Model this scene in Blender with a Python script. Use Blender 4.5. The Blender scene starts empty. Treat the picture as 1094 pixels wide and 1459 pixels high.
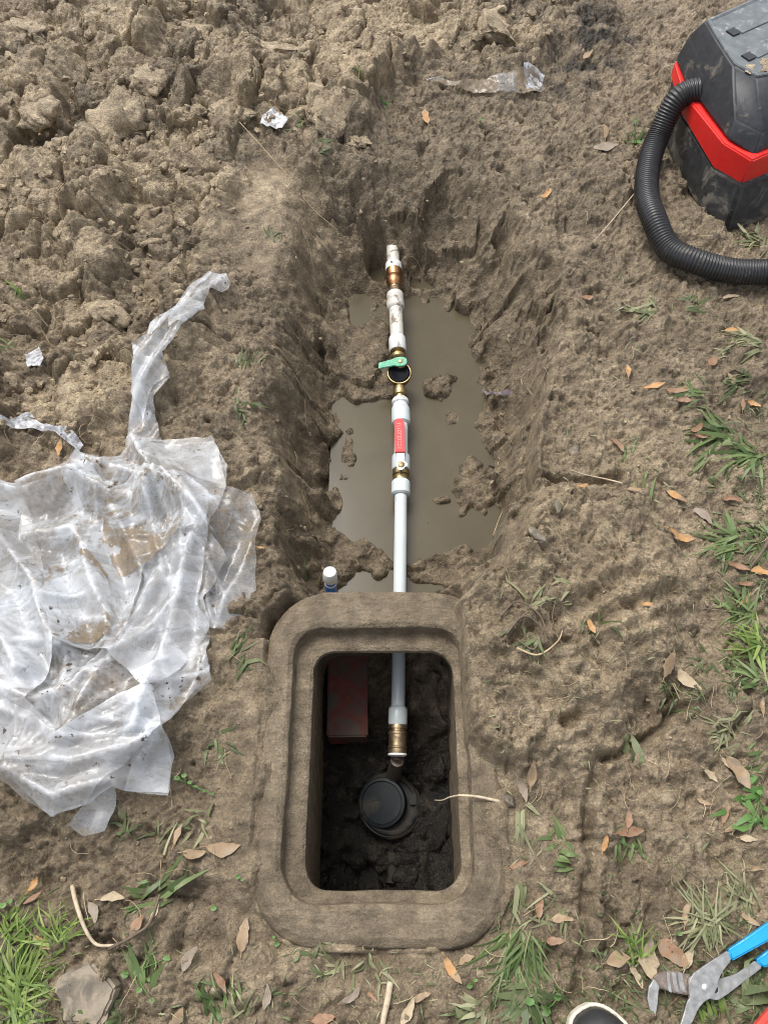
import bpy, bmesh, math, random
import numpy as np
from mathutils import Vector, Matrix
from mathutils.geometry import delaunay_2d_cdt
S = bpy.context.scene
COL = S.collection
R = math.radians
# ------------------------------------------------------------------ camera, sky, sun, exposure
CAM_H, TILT, FPX, IW, IH = 1.5, R(28), 1098.0, 1094.0, 1459.0
cam = bpy.data.cameras.new('camera')
cam.sensor_fit = 'VERTICAL'; cam.angle = 2*math.atan(IH/2/FPX); cam.clip_start = .02; cam.clip_end = 400
camo = bpy.data.objects.new('camera', cam); COL.objects.link(camo)
camo.location = (0, 0, CAM_H); camo.rotation_euler = (TILT, 0, 0); S.camera = camo
SUN_EL, SUN_AZ = R(62), R(-35)          # azimuth measured from +y towards +x
w = bpy.data.worlds.new('World'); S.world = w; w.use_nodes = True
nt = w.node_tree; nt.nodes.clear()
sky = nt.nodes.new('ShaderNodeTexSky'); sky.sky_type = 'NISHITA'; sky.sun_disc = False
sky.sun_elevation = SUN_EL; sky.sun_rotation = SUN_AZ; sky.air_density = 1.0; sky.dust_density = 4; sky.ozone_density = 1
hs = nt.nodes.new('ShaderNodeHueSaturation'); hs.inputs['Saturation'].default_value = .35   # overcast: grey-white sky
bg = nt.nodes.new('ShaderNodeBackground'); bg.inputs[1].default_value = .14
wo = nt.nodes.new('ShaderNodeOutputWorld')
nt.links.new(sky.outputs[0], hs.inputs['Color']); nt.links.new(hs.outputs[0], bg.inputs[0]); nt.links.new(bg.outputs[0], wo.inputs[0])
sl = bpy.data.lights.new('sun', 'SUN'); sl.energy = 1.5; sl.angle = R(26); sl.color = (1, .97, .92)
so = bpy.data.objects.new('sun', sl); COL.objects.link(so)
sd = Vector((math.sin(SUN_AZ)*math.cos(SUN_EL), math.cos(SUN_AZ)*math.cos(SUN_EL), math.sin(SUN_EL)))
so.rotation_euler = (-sd).to_track_quat('-Z', 'Y').to_euler(); so.location = sd*6
S.view_settings.view_transform = 'Standard'; S.view_settings.look = 'None'
S.view_settings.gamma = 1; S.view_settings.use_curve_mapping = False
S.view_settings.exposure = 0.84
S.cycles.use_denoising = True; S.cycles.denoising_prefilter = 'NONE'; S.cycles.filter_width = 1.0
rnd = random.Random(7)

# ------------------------------------------------------------------ helpers
CT, ST = math.cos(TILT), math.sin(TILT)
def P(px, py, z=0.0):
    """photo pixel -> point on the horizontal plane z"""
    u = (px-IW/2)/FPX; v = (IH/2-py)/FPX
    t = (CAM_H-z)/(CT-v*ST)
    return Vector((t*u, t*(ST+v*CT), z))
def poly(pts, z=0.0): return np.array([P(a, b, z)[:2] for a, b in pts])

_T = {}
def tab(seed):
    if seed not in _T: _T[seed] = np.random.RandomState(seed).rand(256, 256).astype(np.float32)
    return _T[seed]
def vnoise(x, y, seed):
    xi = np.floor(x).astype(np.int64); yi = np.floor(y).astype(np.int64)
    fx = x-xi; fy = y-yi
    fx = fx*fx*fx*(fx*(fx*6-15)+10); fy = fy*fy*fy*(fy*(fy*6-15)+10)
    t = tab(seed); a = xi & 255; b = (xi+1) & 255; c = yi & 255; d = (yi+1) & 255
    return (t[a, c]*(1-fx)+t[b, c]*fx)*(1-fy)+(t[a, d]*(1-fx)+t[b, d]*fx)*fy-.5
def fbm(x, y, scale, seed, oct=4, gain=.5):
    s = 0; a = 1; f = 1/scale
    for k in range(oct):
        s = s+a*vnoise(x*f+17.3*k, y*f+9.1*k, seed+k); a *= gain; f *= 2.03
    return s
def ridged(x, y, scale, seed, oct=3):
    s = 0; a = 1; f = 1/scale
    for k in range(oct):
        s = s+a*(1-np.abs(vnoise(x*f+7.7*k, y*f+3.1*k, seed+k))*4); a *= .5; f *= 2.1
    return s/1.75
def domes(x, y, cell, seed, asp=1.0):
    gx = x/cell; gy = y/cell/asp
    i = np.floor(gx).astype(np.int64); j = np.floor(gy).astype(np.int64)
    A, B, C, D = tab(seed), tab(seed+1), tab(seed+2), tab(seed+3)
    best = np.zeros_like(gx)
    for di in (-1, 0, 1):
        for dj in (-1, 0, 1):
            a = (i+di) & 255; b = (j+dj) & 255
            cx = i+di+A[a, b]; cy = j+dj+B[a, b]; r = .5+.5*C[a, b]
            d2 = ((gx-cx)**2+(gy-cy)**2)/r**2
            best = np.maximum(best, (.35+.65*D[a, b])*np.sqrt(np.maximum(0, 1-d2)))
    return best*cell
def chunks(x, y, cell, seed):
    gx = x/cell; gy = y/cell
    i = np.floor(gx).astype(np.int64); j = np.floor(gy).astype(np.int64)
    A, B, C, D, E, F_ = [tab(seed+k) for k in range(6)]
    best = np.zeros_like(gx)
    for di in (-1, 0, 1):
        for dj in (-1, 0, 1):
            a = (i+di) & 255; b = (j+dj) & 255
            dx = gx-(i+di+A[a, b]); dy = gy-(j+dj+B[a, b]); r = .55+.5*C[a, b]; th = 6.28*E[a, b]
            ca, sa = np.cos(th), np.sin(th); u = (dx*ca+dy*sa)/r; v = (dy*ca-dx*sa)/r*(1+.7*F_[a, b])
            m = np.maximum(np.maximum(np.abs(u), np.abs(v)), .72*(np.abs(u)+np.abs(v)))
            d2 = .5*m*m+.5*(u*u+v*v)
            best = np.maximum(best, (.3+.7*D[a, b])*np.maximum(0, 1-d2)**.38*(1+.55*u))
    return best*cell
def cells(x, y, cell, seed):
    """broken lumps: edge distance (0 in the crack), a random level, a random tilt and a random tone per lump"""
    gx = x/cell; gy = y/cell
    i = np.floor(gx).astype(np.int64); j = np.floor(gy).astype(np.int64)
    A, B, C, D, E = [tab(seed+k) for k in range(5)]
    f1 = np.full(gx.shape, 9.0); f2 = f1.copy(); lev = np.zeros_like(gx); tilt = np.zeros_like(gx); tone = np.zeros_like(gx)
    for di in (-1, 0, 1):
        for dj in (-1, 0, 1):
            a = (i+di) & 255; b = (j+dj) & 255
            dx = gx-(i+di+A[a, b]); dy = gy-(j+dj+B[a, b]); d = np.hypot(dx, dy)-.22*C[a, b]
            n1 = d < f1
            f2 = np.where(n1, f1, np.minimum(f2, d)); f1 = np.where(n1, d, f1)
            lev = np.where(n1, D[a, b], lev); th = 6.28*E[a, b]
            tilt = np.where(n1, dx*np.cos(th)+dy*np.sin(th), tilt); tone = np.where(n1, C[a, b], tone)
    return f2-f1, lev, tilt, tone
def lumps(x, y, cell, seed, w=.45):
    e, lev, tilt, tone = cells(x, y, cell, seed)
    t = np.clip(e/w, 0, 1); rd = np.sqrt(1-(1-t)**2)
    return cell*rd*(.35+.65*lev+.55*tilt), t, tone
def ss(a, b, x):
    t = np.clip((x-a)/(b-a), 0, 1); return t*t*(3-2*t)
def sdf(pg, x, y):
    """signed distance, negative inside"""
    d = np.full(x.shape, 1e9); inside = np.zeros(x.shape, bool); n = len(pg)
    for k in range(n):
        ax, ay = pg[k]; bx, by = pg[(k+1) % n]
        ex, ey = bx-ax, by-ay; wx = x-ax; wy = y-ay
        t = np.clip((wx*ex+wy*ey)/(ex*ex+ey*ey+1e-12), 0, 1)
        d = np.minimum(d, (wx-ex*t)**2+(wy-ey*t)**2)
        c = ((ay > y) != (by > y)) & (x < (bx-ax)*(y-ay)/(by-ay+1e-12)+ax)
        inside ^= c
    d = np.sqrt(d); return np.where(inside, -d, d)
def dline(pl, x, y):
    d = np.full(x.shape, 1e9)
    for k in range(len(pl)-1):
        ax, ay = pl[k]; bx, by = pl[k+1]; ex, ey = bx-ax, by-ay
        t = np.clip(((x-ax)*ex+(y-ay)*ey)/(ex*ex+ey*ey+1e-12), 0, 1)
        d = np.minimum(d, (x-ax-ex*t)**2+(y-ay-ey*t)**2)
    return np.sqrt(d)

# ------------------------------------------------------------------ terrain heights
STEP = .0031
def axis(a, b):
    core = np.arange(a, b, STEP); g = []; s = STEP; v = core[-1]
    while v < 70: s *= 1.35; v += s; g.append(v)
    g = np.array(g)-core[-1]
    return np.concatenate([core[0]-g[::-1], core, core[-1]+g])
GX, GY = axis(-1.45, 1.45), axis(-.32, 2.98)
X, Y = np.meshgrid(GX, GY)
near = np.clip(1-np.maximum(np.abs(X)-1.45, np.maximum(Y-2.98, -.32-Y))/.5, 0, 1)
OPEN = (-.141, .138, .049, .487)          # opening of the meter box: x0, x1, y0, y1
OUT = (-.236, .224, -.045, .610)
WZ = -.262                                # water level
def rrect_sdf(b, r, x, y):
    cx, cy = (b[0]+b[1])/2, (b[2]+b[3])/2
    qx = np.abs(x-cx)-(b[1]-b[0])/2+r; qy = np.abs(y-cy)-(b[3]-b[2])/2+r
    return np.hypot(np.maximum(qx, 0), np.maximum(qy, 0))+np.minimum(np.maximum(qx, qy), 0)-r
def isle(px, py, rx, ry, h, x, y, wob):
    c = P(px, py, WZ); s = CAM_H-WZ
    m = s/(CT-((IH/2-py)/FPX)*ST)/FPX
    d = np.hypot((x-c.x)/(rx*m), (y-c.y)/(ry*m*1.15))+wob
    return h*(1-ss(.55, 1.25, d))
def terrain(X, Y, near):
    wx = X+.05*fbm(X, Y, .15, 3)+.010*fbm(X, Y, .03, 31, 2); wy = Y+.05*fbm(X, Y, .15, 8)+.010*fbm(X, Y, .03, 38, 2)
    # --- masks
    spoil_pg = poly([(-600, -500), (900, -500), (830, 40), (740, 115), (600, 95), (530, 190), (420, 190), (340, 235), (325, 330), (300, 400), (330, 470), (250, 560), (150, 640), (40, 660), (-600, 700)])
    sp = 1-ss(-.07, .05, sdf(spoil_pg, wx, wy))
    slab_pg = poly([(385, 215), (470, 265), (545, 325), (525, 385), (470, 420), (380, 400), (310, 370), (300, 320)])
    sl_ = 1-ss(-.03, .03, sdf(slab_pg, wx, wy))
    rim = poly([(400, 250), (520, 222), (650, 220), (745, 290), (795, 390), (796, 470), (766, 560), (760, 650), (745, 705), (708, 790), (650, 850), (560, 870), (420, 872), (372, 800), (352, 650), (366, 500), (385, 380)])
    flo = poly([(497, 450), (540, 420), (612, 432), (668, 500), (676, 620), (686, 740), (672, 850), (560, 880), (505, 860), (496, 760), (492, 600)], WZ)
    dR = -sdf(rim, wx, wy); dF = np.maximum(sdf(flo, wx, wy), 0)
    inr = dR > 0
    s = np.where(inr, dF/(dF+np.maximum(dR, 1e-4)), 1.0)
    tr = np.where(inr, np.clip(1-s**1.1, 0, 1), 0); tl = ss(.25, .0, X+.04*fbm(X, Y, .2, 119, 2)); rt_ = ss(.20, .30, X)*ss(.70, .85, Y)*ss(1.75, 1.55, Y)*np.where(inr, 1, 0)
    tr = tr*(1-rt_)+rt_*np.where(inr, np.clip(1-s, 0, 1)**.6, 0)
    tr = (1-rt_)*(tr*(.35-.15*tl)+(.65+.15*tl)*ss(0, 1, tr)**(1+.25*tl))+rt_*tr
    wall = 4*tr*(1-tr)
    mound_pg = poly([(640, 856), (700, 815), (765, 705), (880, 735), (960, 830), (950, 950), (850, 1050), (745, 1110), (672, 1085), (648, 1062), (640, 1000), (636, 960), (620, 892)])
    md = sdf(mound_pg, X+.008*fbm(X, Y, .03, 77, 2), Y+.008*fbm(X, Y, .03, 78, 2))
    wl = np.maximum(ss(.32, .20, X), ss(-.14, -.05, dR)); mo = 1-(wl*ss(-.035, .012, md)+(1-wl)*ss(-.10, .10, md))
    # --- base relief
    h = .016*fbm(X, Y, .5, 1, 3)
    h += near*sp*(.045+.05*fbm(X, Y, .35, 5, 3))
    jx = X+.030*fbm(X, Y, .11, 33, 4, .6); jy = Y+.030*fbm(X, Y, .11, 36, 4, .6)
    c1, e1, t1 = lumps(jx, jy, .20, 10, .26); c2, e2, t2 = lumps(jx+.03, jy, .090, 14, .28); c3, e3, t3 = lumps(jx, jy+.01, .042, 118, .4); c4, e4, t4 = lumps(jx, jy, .020, 22, .5)
    big = ss(-.12, .12, fbm(X, Y, .28, 29, 2))                       # where the big clods lie; crumbs elsewhere
    cr = 1-.75*big*e1
    clod = .44*c1*big+.42*c2*(.45+.55*cr)+.30*c3*(.35+.65*cr)+.34*c4*cr+.24*domes(X, Y, .0105, 125)*cr
    clod += .016*fbm(X, Y, .05, 26, 5, .66)
    tone = .30*t1*big+.35*t2+.35*t3
    h += near*sp*(1-.85*sl_)*(clod*1.12-.045)
    # ordinary trodden mud: soft lumps, little cracks
    crack = ridged(wx, wy, .11, 40, 3)
    jx2 = X+.022*fbm(X, Y, .07, 150, 4, .6); jy2 = Y+.022*fbm(X, Y, .07, 153, 4, .6)
    m1, f1, u1 = lumps(jx2, jy2, .11, 170, .25); m2, f2, u2 = lumps(jx2, jy2, .045, 180, .35); m3, f3, u3 = lumps(jx2, jy2, .021, 186, .5)
    pa = ss(-.16, .10, fbm(X, Y, .30, 56, 3)); pb = ss(-.08, .14, fbm(X, Y, .17, 57, 3)); pc = ss(-.10, .10, fbm(X, Y, .12, 58, 3))
    
    streak = .35*fbm(X*.9+Y*.5, (Y-.5*X)*2.2, .07, 244, 4, .6)
    mud = .030*fbm(X, Y, .17, 44, 4)+.018*fbm(X, Y, .05, 48, 6, .62)+.020*streak*(1-pb)
    rg = .75+.5*ss(.0, -.35, X); pb = pb*rg*.55; pc = ss(.0, .2, fbm(X, Y, .12, 58, 3))*rg
    mud += .16*m1*pa+.32*m2*pb+.30*m3*pc+.30*domes(jx2, jy2, .012, 60)*pc-.014*ss(.82, .96, crack)-.009*ss(.84, .96, ridged(jx2, jy2, .06, 160, 2))*(1-.6*pc)+.006*fbm(X, Y, .012, 290, 2, .8)
    tone = np.where(sp > .5, tone, .45+.25*(u1-.5)*pa+.5*(u2-.5)*pb)
    h += near*(1-sp)*(1-.85*sl_)*(1-.30*mo)*(1-.40*tr)*mud*1.25
    h += near*sl_*(.009*fbm(X*.8+Y*.7, (Y*.8-X*.7)*5, .14, 66, 3)+.004*fbm(X, Y, .04, 68, 3))
    crest = poly([(392, 212), (430, 235), (480, 270), (520, 300), (548, 330)])
    dc = dline(crest, wx, wy)
    h += .034*np.exp(-(dc/.014)**2)
    # dug trench
    rough = .050*fbm(X, Y, .18, 70, 4, .5)+.14*m2*pb+.16*m3*pc-.014*ss(.82, .97, ridged(wx, wy, .10, 190, 2))+.02*streak+.055*cells(jx2, jy2, .15, 420)[2]+.03*cells(jx2, jy2, .07, 430)[2]
    h = h*(1-.55*tr)-tr*.292+near*np.where(inr, np.clip(wall*1.1+.25*tr, 0, 1)*rough*(1-.7*sl_), 0)-.012*wall
    hole = P(553, 352, -.17)
    h -= .11*np.exp(-(((X-hole.x+.040)/.030)**2+((Y-hole.y+.01)/.05)**2))-.06*np.exp(-(((X-hole.x-.055)/.022)**2+((Y-hole.y+.03)/.06)**2))
    # islands of mud in the water
    wob = 1.0*fbm(X, Y, .07, 80, 3)
    il = np.zeros_like(X)
    for a in ((515, 495, 46, 85, .085), (525, 548, 55, 32, .09), (628, 552, 26, 26, .08), (665, 690, 30, 46, .08), (480, 800, 60, 40, .085), (640, 815, 60, 40, .09), (688, 560, 22, 60, .07), (598, 652, 16, 11, .055), (655, 508, 11, 7, .055),
              (645, 592, 15, 10, .055), (630, 712, 16, 8, .055), (650, 800, 45, 30, .075), (478, 815, 45, 25, .075), (495, 645, 16, 36, .065), (545, 400, 60, 40, .08), (605, 741, 8, 8, .05), (478, 720, 18, 20, .06)):
        il = np.maximum(il, isle(*a[:4], a[4]*.66, X, Y, wob))
    lump = .6*domes(X, Y, .03, 84)+.4*domes(X, Y, .014, 88)+.016*fbm(X, Y, .02, 90, 3)
    h = np.where(inr, h+tr*il*(.72+np.clip(lump*28, 0, 1.2)*.30), h)
    h = np.where(inr, h+tr*ss(-.02, .05, dF)*(lump*.18+.006), h)
    # mound beside the box and smears on it
    h += mo*.080+.030*np.exp(-(((X-.26)/.10)**2+((Y-.66)/.16)**2))
    sx, sy = X*.80-Y*.60, X*.60+Y*.80
    h += near*mo*(.020*fbm(sx*.6, sy*3.6, .14, 92, 4)+.012*fbm(X, Y, .045, 94, 4)+.30*m2*ss(-.1, .2, fbm(X, Y, .12, 97, 2))+.3*m3*pc+.006*fbm(sx*.5, sy*6, .03, 99, 3))
    # grooves, ruts and prints
    for pts, wd, dp in (([(752, 692), (800, 686), (850, 690), (890, 678)], .010, .030), ([(842, 1080), (832, 1150), (836, 1230), (829, 1300), (832, 1360), (822, 1410)], .011, .026), ([(700, 780), (740, 745), (765, 705)], .008, .012),
                        ([(792, 450), (784, 520), (762, 570), (757, 620), (752, 690)], .010, .042), ([(792, 450), (825, 425), (860, 418)], .009, .02), ([(762, 570), (800, 560), (850, 565)], .006, .012), ([(640, 205), (720, 240), (760, 300)], .010, .016), ([(470, 205), (540, 215), (600, 205)], .010, .014), ([(355, 1240), (368, 1310), (400, 1350)], .008, .02), ([(860, 500), (930, 480), (960, 470)], .012, .016),
                        ([(760, 950), (850, 905), (960, 840)], .012, .020), ([(720, 935), (800, 895), (900, 840)], .014, .020), ([(700, 950), (770, 965), (860, 930), (940, 880)], .009, .014), ([(770, 1050), (850, 1020), (880, 990)], .010, .020), ([(745, 1085), (790, 1040), (830, 1010)], .011, .022), ([(735, 830), (800, 860), (880, 820)], .008, .009), ([(660, 915), (720, 960), (780, 1000)], .007, .010), ([(95, 1290), (150, 1350), (200, 1330)], .012, .012),
                        ([(870, 1150), (930, 1300), (920, 1360)], .014, .013), ([(880, 880), (960, 940), (960, 1010)], .016, .018)):
        pl = poly(pts); d = dline(pl, X+.5*(wx-X), Y+.5*(wy-Y))
        h -= near*dp*np.exp(-(d/wd)**2)*(.75+.8*fbm(X, Y, .05, 98, 2)); h += near*dp*.3*np.exp(-((d-wd*2)/wd)**2)
    for pts, dp in (([(858, 1010), (880, 985), (955, 965), (990, 985), (990, 1015), (945, 1030), (875, 1058)], .018), ([(235, 1310), (270, 1275), (335, 1280), (345, 1330), (300, 1385), (250, 1370)], .02),
                    ([(60, 1190), (110, 1200), (120, 1290), (40, 1300), (0, 1230)], .018), ([(845, 1230), (900, 1215), (930, 1290), (900, 1350), (850, 1340)], .014)):
        pg = poly(pts); m = 1-ss(-.02, .012, sdf(pg, wx, wy)); h -= near*dp*1.5*m
        if dp == .018 and pts[0][0] > 500:
            q = (X*.36+Y*.93); q2 = (X*.93+Y*.36)
            h += near*m*.008*(ss(-.1, .4, np.sin(q2/.011*math.pi)*ss(-.2,.2,np.sin(q/.03*math.pi)+.7))-.5)
            h -= near*.042*np.exp(-(dline(poly([(846, 1075), (872, 1058), (940, 1032), (996, 1008)]), wx, wy)/.012)**2)
            h += near*.006*np.sin(q2/.0075*math.pi)*np.exp(-(dline(poly([(880, 1040), (940, 1016), (985, 990)]), X, Y)/.008)**2)
    over = mo*ss(.3, .8, mo)*ss(.42, .28, X)
    h = np.maximum(h, over*(.050+.6*m2*pb+.4*m3*pc+.016*fbm(X, Y, .05, 272, 4))-(1-over))
    # ground under and round the box, then the pit inside it
    do = rrect_sdf(OUT, .12, X, Y); mudover = np.maximum(mo*ss(.0, .5, mo), over)
    k = (1-ss(-.012, .02, do))*(1-mudover)
    lap = .030+.040*fbm(X, Y, .08, 230, 5)-.62*np.maximum(0, -do-.006)*(1-.6*ss(-.1, .25, fbm(X, Y, .16, 234, 2))); lap = lap+.010*ss(.14, .2, X); lap = np.where(Y < .10, lap-.03*ss(.10, .02, Y), lap); lap = np.where(Y > .50, -.05, lap)
    lowered = np.where(do > -.052, np.clip(lap, -.06, .036), -.06)+.010*fbm(X, Y, .02, 238, 3)
    h = h*(1-k)+k*lowered
    h = np.where(Y > .50, h, h+(1-ss(0, .12, np.abs(do)))*(1-mudover)*np.where(do > 0, 1, 0)*(np.clip(.024*ss(.0,.1,Y)-h+.02*fbm(X, Y, .06, 233, 4), -.03, .05)))
    hole_b = (OPEN[0]-.014, OPEN[1]+.012, OPEN[2]-.02, .572)
    dp_ = rrect_sdf(hole_b, .05, X, Y)
    pit = 1-ss(-.006, .006, dp_)
    fl = -.452+.55*chunks(jx2, jy2, .05, 360)+.45*chunks(jx2, jy2, .022, 366)+.10*ss(.26, .52, Y)*ss(-.2, .1, X)+.085*ss(.02, .15, X+.02*fbm(X, Y, .05, 103))+.03*fbm(X, Y, .09, 100, 4)+.5*domes(wx, wy, .045, 104)+.4*domes(wx, wy, .02, 105)+.05*ss(.30, .5, Y)
    mc = P(556, 1150, -.36); fl = np.maximum(fl, -.445+.075*np.exp(-((np.hypot(X-mc.x, Y-mc.y)-.080)/.022)**2)*(.6+1.6*fbm(X, Y, .05, 294, 3)))
    h = h*(1-pit)+pit*fl
    wet = np.clip(ss(-.08, -.28, h)*.8+.15*tr, 0, 1)*(inr | (pit > .5)); wet = np.maximum(wet, .12+.50*ss(-.05, .2, fbm(X, Y, .22, 115, 4))*(1-.5*mo)); da = poly([(330, 330), (420, 210), (640, 130), (900, 20), (930, 180), (900, 330), (800, 430), (770, 690), (640, 860), (380, 860), (360, 1000), (300, 1150), (400, 1380), (-200, 1400), (-200, 1150), (150, 1150), (320, 880), (340, 620)]); damp = (1-ss(-.10, .08, sdf(da, wx+.06*fbm(X, Y, .18, 116, 3), wy+.06*fbm(X, Y, .18, 117, 3))))*(.52+.6*fbm(X, Y, .10, 118, 4)); wet = np.maximum(wet, np.clip(damp, 0, .75)*(1-pit)*(1-.6*sl_)*(1-mo)); wet = np.maximum(wet, .35*ss(.05, -.05, do)*(1-mo)*0)
    pale = np.clip(sp*.9*(1-.4*sl_)+.55*mo+.25*ss(0, .25, fbm(X, Y, .3, 110, 3)), 0, 1)*(1-wet*.9)
    dk = poly([(790, 60), (840, 20), (900, 60), (880, 120), (800, 130), (770, 100)]); dark = .85*(1-ss(-.03, .05, sdf(dk, wx, wy)))
    dark = np.maximum(dark, 0); wet = np.maximum(wet, .95*ss(.045, .004, h-WZ+.02*fbm(X, Y, .04, 434, 3))*(inr & (pit < .5))); clay_pitshade = dark*ss(-.2,.2,fbm(X,Y,.05,260,4))+pit*(1-.62*ss(.34, .56, Y+.2*X))  # dark clay patch, plus the pit's shade painted in, deepest toward the front
    return h, wet, pale, clay_pitshade, np.clip(tone+.15*fbm(X, Y, .3, 280, 2), 0, 1)
H, WET, PALE, CLAY_PITSHADE, TONE = terrain(X, Y, near)
H = H.astype(np.float64)
def gz(x, y):
    x = np.asarray(x, float); y = np.asarray(y, float)
    i = np.clip(np.searchsorted(GX, x)-1, 0, len(GX)-2); j = np.clip(np.searchsorted(GY, y)-1, 0, len(GY)-2)
    fx = (x-GX[i])/(GX[i+1]-GX[i]); fy = (y-GY[j])/(GY[j+1]-GY[j])
    return (H[j, i]*(1-fx)+H[j, i+1]*fx)*(1-fy)+(H[j+1, i]*(1-fx)+H[j+1, i+1]*fx)*fy
# a smoothed "what would rest on it" height (local maximum, then blur)
def blur(a, n):
    for ax in (0, 1):
        c = np.cumsum(np.concatenate([np.repeat(np.take(a, [0], ax), n+1, ax), a, np.repeat(np.take(a, [-1], ax), n, ax)], ax), ax)
        a = (np.take(c, range(2*n+1, c.shape[ax]), ax)-np.take(c, range(0, c.shape[ax]-2*n-1), ax))/(2*n+1)
    return a
def dil(a, n):
    for ax in (0, 1):
        b = a.copy()
        for k in range(1, n+1):
            b = np.maximum(b, np.maximum(np.roll(a, k, ax), np.roll(a, -k, ax)))
        a = b
    return a
HS = blur(dil(H, 2), 3)
HS2 = blur(dil(H, 5), 9)
def samp(A, x, y):
    global H
    keep = H; H = A
    try: return gz(x, y)
    finally: H = keep
def at(px, py, dz=0.0):
    z = 0.0
    for _ in range(4):
        p = P(px, py, z); z = float(gz(p.x, p.y))+dz
    return P(px, py, z)
def mpp(p):
    """metres per photo pixel at a point"""
    return ((p.y)*ST+(CAM_H-p.z)*CT)/FPX

# ------------------------------------------------------------------ object helpers
def props(o, label=None, cat=None, group=None, kind=None):
    if label: o['label'] = label
    if cat: o['category'] = cat
    if group: o['group'] = group
    if kind: o['kind'] = kind
    return o
def empty(name, loc, label, cat, group=None, rz=0):
    o = bpy.data.objects.new(name, None); COL.objects.link(o); o.location = loc; o.rotation_euler = (0, 0, rz)
    o.empty_display_size = .05
    return props(o, label, cat, group)
def mobj(name, verts, faces, m, parent=None, loc=None, smooth=True):
    me = bpy.data.meshes.new(name); me.from_pydata([tuple(v) for v in verts], [], faces); me.update()
    if smooth: me.polygons.foreach_set('use_smooth', [True]*len(me.polygons))
    if m: me.materials.append(m)
    o = bpy.data.objects.new(name, me); COL.objects.link(o)
    if parent: o.parent = parent
    if loc is not None: o.location = loc
    return o
def bobj(name, bm, m, parent=None, loc=None, smooth=False, angle=None):
    bmesh.ops.recalc_face_normals(bm, faces=bm.faces)
    me = bpy.data.meshes.new(name); bm.to_mesh(me); bm.free()
    if smooth: me.polygons.foreach_set('use_smooth', [True]*len(me.polygons))
    me.materials.append(m)
    if smooth and angle: me.set_sharp_from_angle(angle=angle)
    o = bpy.data.objects.new(name, me); COL.objects.link(o)
    if parent: o.parent = parent
    if loc is not None: o.location = loc
    return o
def frame(d):
    d = d.normalized(); a = Vector((0, 0, 1)) if abs(d.z) < .9 else Vector((1, 0, 0))
    s = d.cross(a).normalized(); return s, s.cross(d).normalized(), d
def lathe(name, p0, d, prof, m, parent, seg=28, caps=True, flat=0):
    """profile [(distance along d, radius)] swept round the axis"""
    s, u, d = frame(d); V = []; F = []
    for t, r in prof:
        for k in range(seg):
            a = 2*math.pi*(k+.5)/seg; V.append(p0+d*t+s*(r*math.cos(a))+u*(r*math.sin(a)))
    for i in range(len(prof)-1):
        for k in range(seg):
            k2 = (k+1) % seg; F.append((i*seg+k, i*seg+k2, (i+1)*seg+k2, (i+1)*seg+k))
    if caps: F.append(tuple(range(seg))[::-1]); F.append(tuple(range((len(prof)-1)*seg, len(prof)*seg)))
    o = mobj(name, V, F, m, parent, smooth=not flat)
    if not flat: o.data.set_sharp_from_angle(angle=R(38))
    return o
def catmull(pts, n):
    pts = [Vector(p) for p in pts]; q = [pts[0]*2-pts[1]]+pts+[pts[-1]*2-pts[-2]]; out = []
    for i in range(1, len(q)-2):
        for k in range(n):
            t = k/n; a, b, c, d = q[i-1:i+3]
            out.append(.5*((2*b)+(c-a)*t+(2*a-5*b+4*c-d)*t*t+(3*b-a-3*c+d)*t**3))
    return out+[pts[-1]]
def tube_geo(path, rad, seg=8, caps=True):
    V = []; F = []; s, u, d = frame(path[1]-path[0])
    for i, p in enumerate(path):
        d2 = (path[min(i+1, len(path)-1)]-path[max(i-1, 0)]).normalized()
        s = (s-d2*s.dot(d2)).normalized(); u = s.cross(d2)
        r = rad[i] if hasattr(rad, '__len__') else rad
        for k in range(seg):
            a = 2*math.pi*k/seg; V.append(p+s*(r*math.cos(a))+u*(r*math.sin(a)))
    for i in range(len(path)-1):
        for k in range(seg):
            k2 = (k+1) % seg; F.append((i*seg+k, i*seg+k2, (i+1)*seg+k2, (i+1)*seg+k))
    if caps: F.append(tuple(range(seg))[::-1]); F.append(tuple(range((len(path)-1)*seg, len(path)*seg)))
    return V, F
def prism(outline, z0, z1, bev=.001, seg=2):
    """bevelled slab with the given plan outline [(x, y)]"""
    bm = bmesh.new(); vs = [bm.verts.new((x, y, z0)) for x, y in outline]; f = bm.faces.new(vs)
    r = bmesh.ops.extrude_face_region(bm, geom=[f])
    for v in r['geom']:
        if isinstance(v, bmesh.types.BMVert): v.co.z = z1
    bmesh.ops.recalc_face_normals(bm, faces=bm.faces)
    if bev: bmesh.ops.bevel(bm, geom=[e for e in bm.edges if e.calc_face_angle(0) > .5], offset=bev, segments=seg, affect='EDGES', clamp_overlap=True)
    return bm

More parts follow.
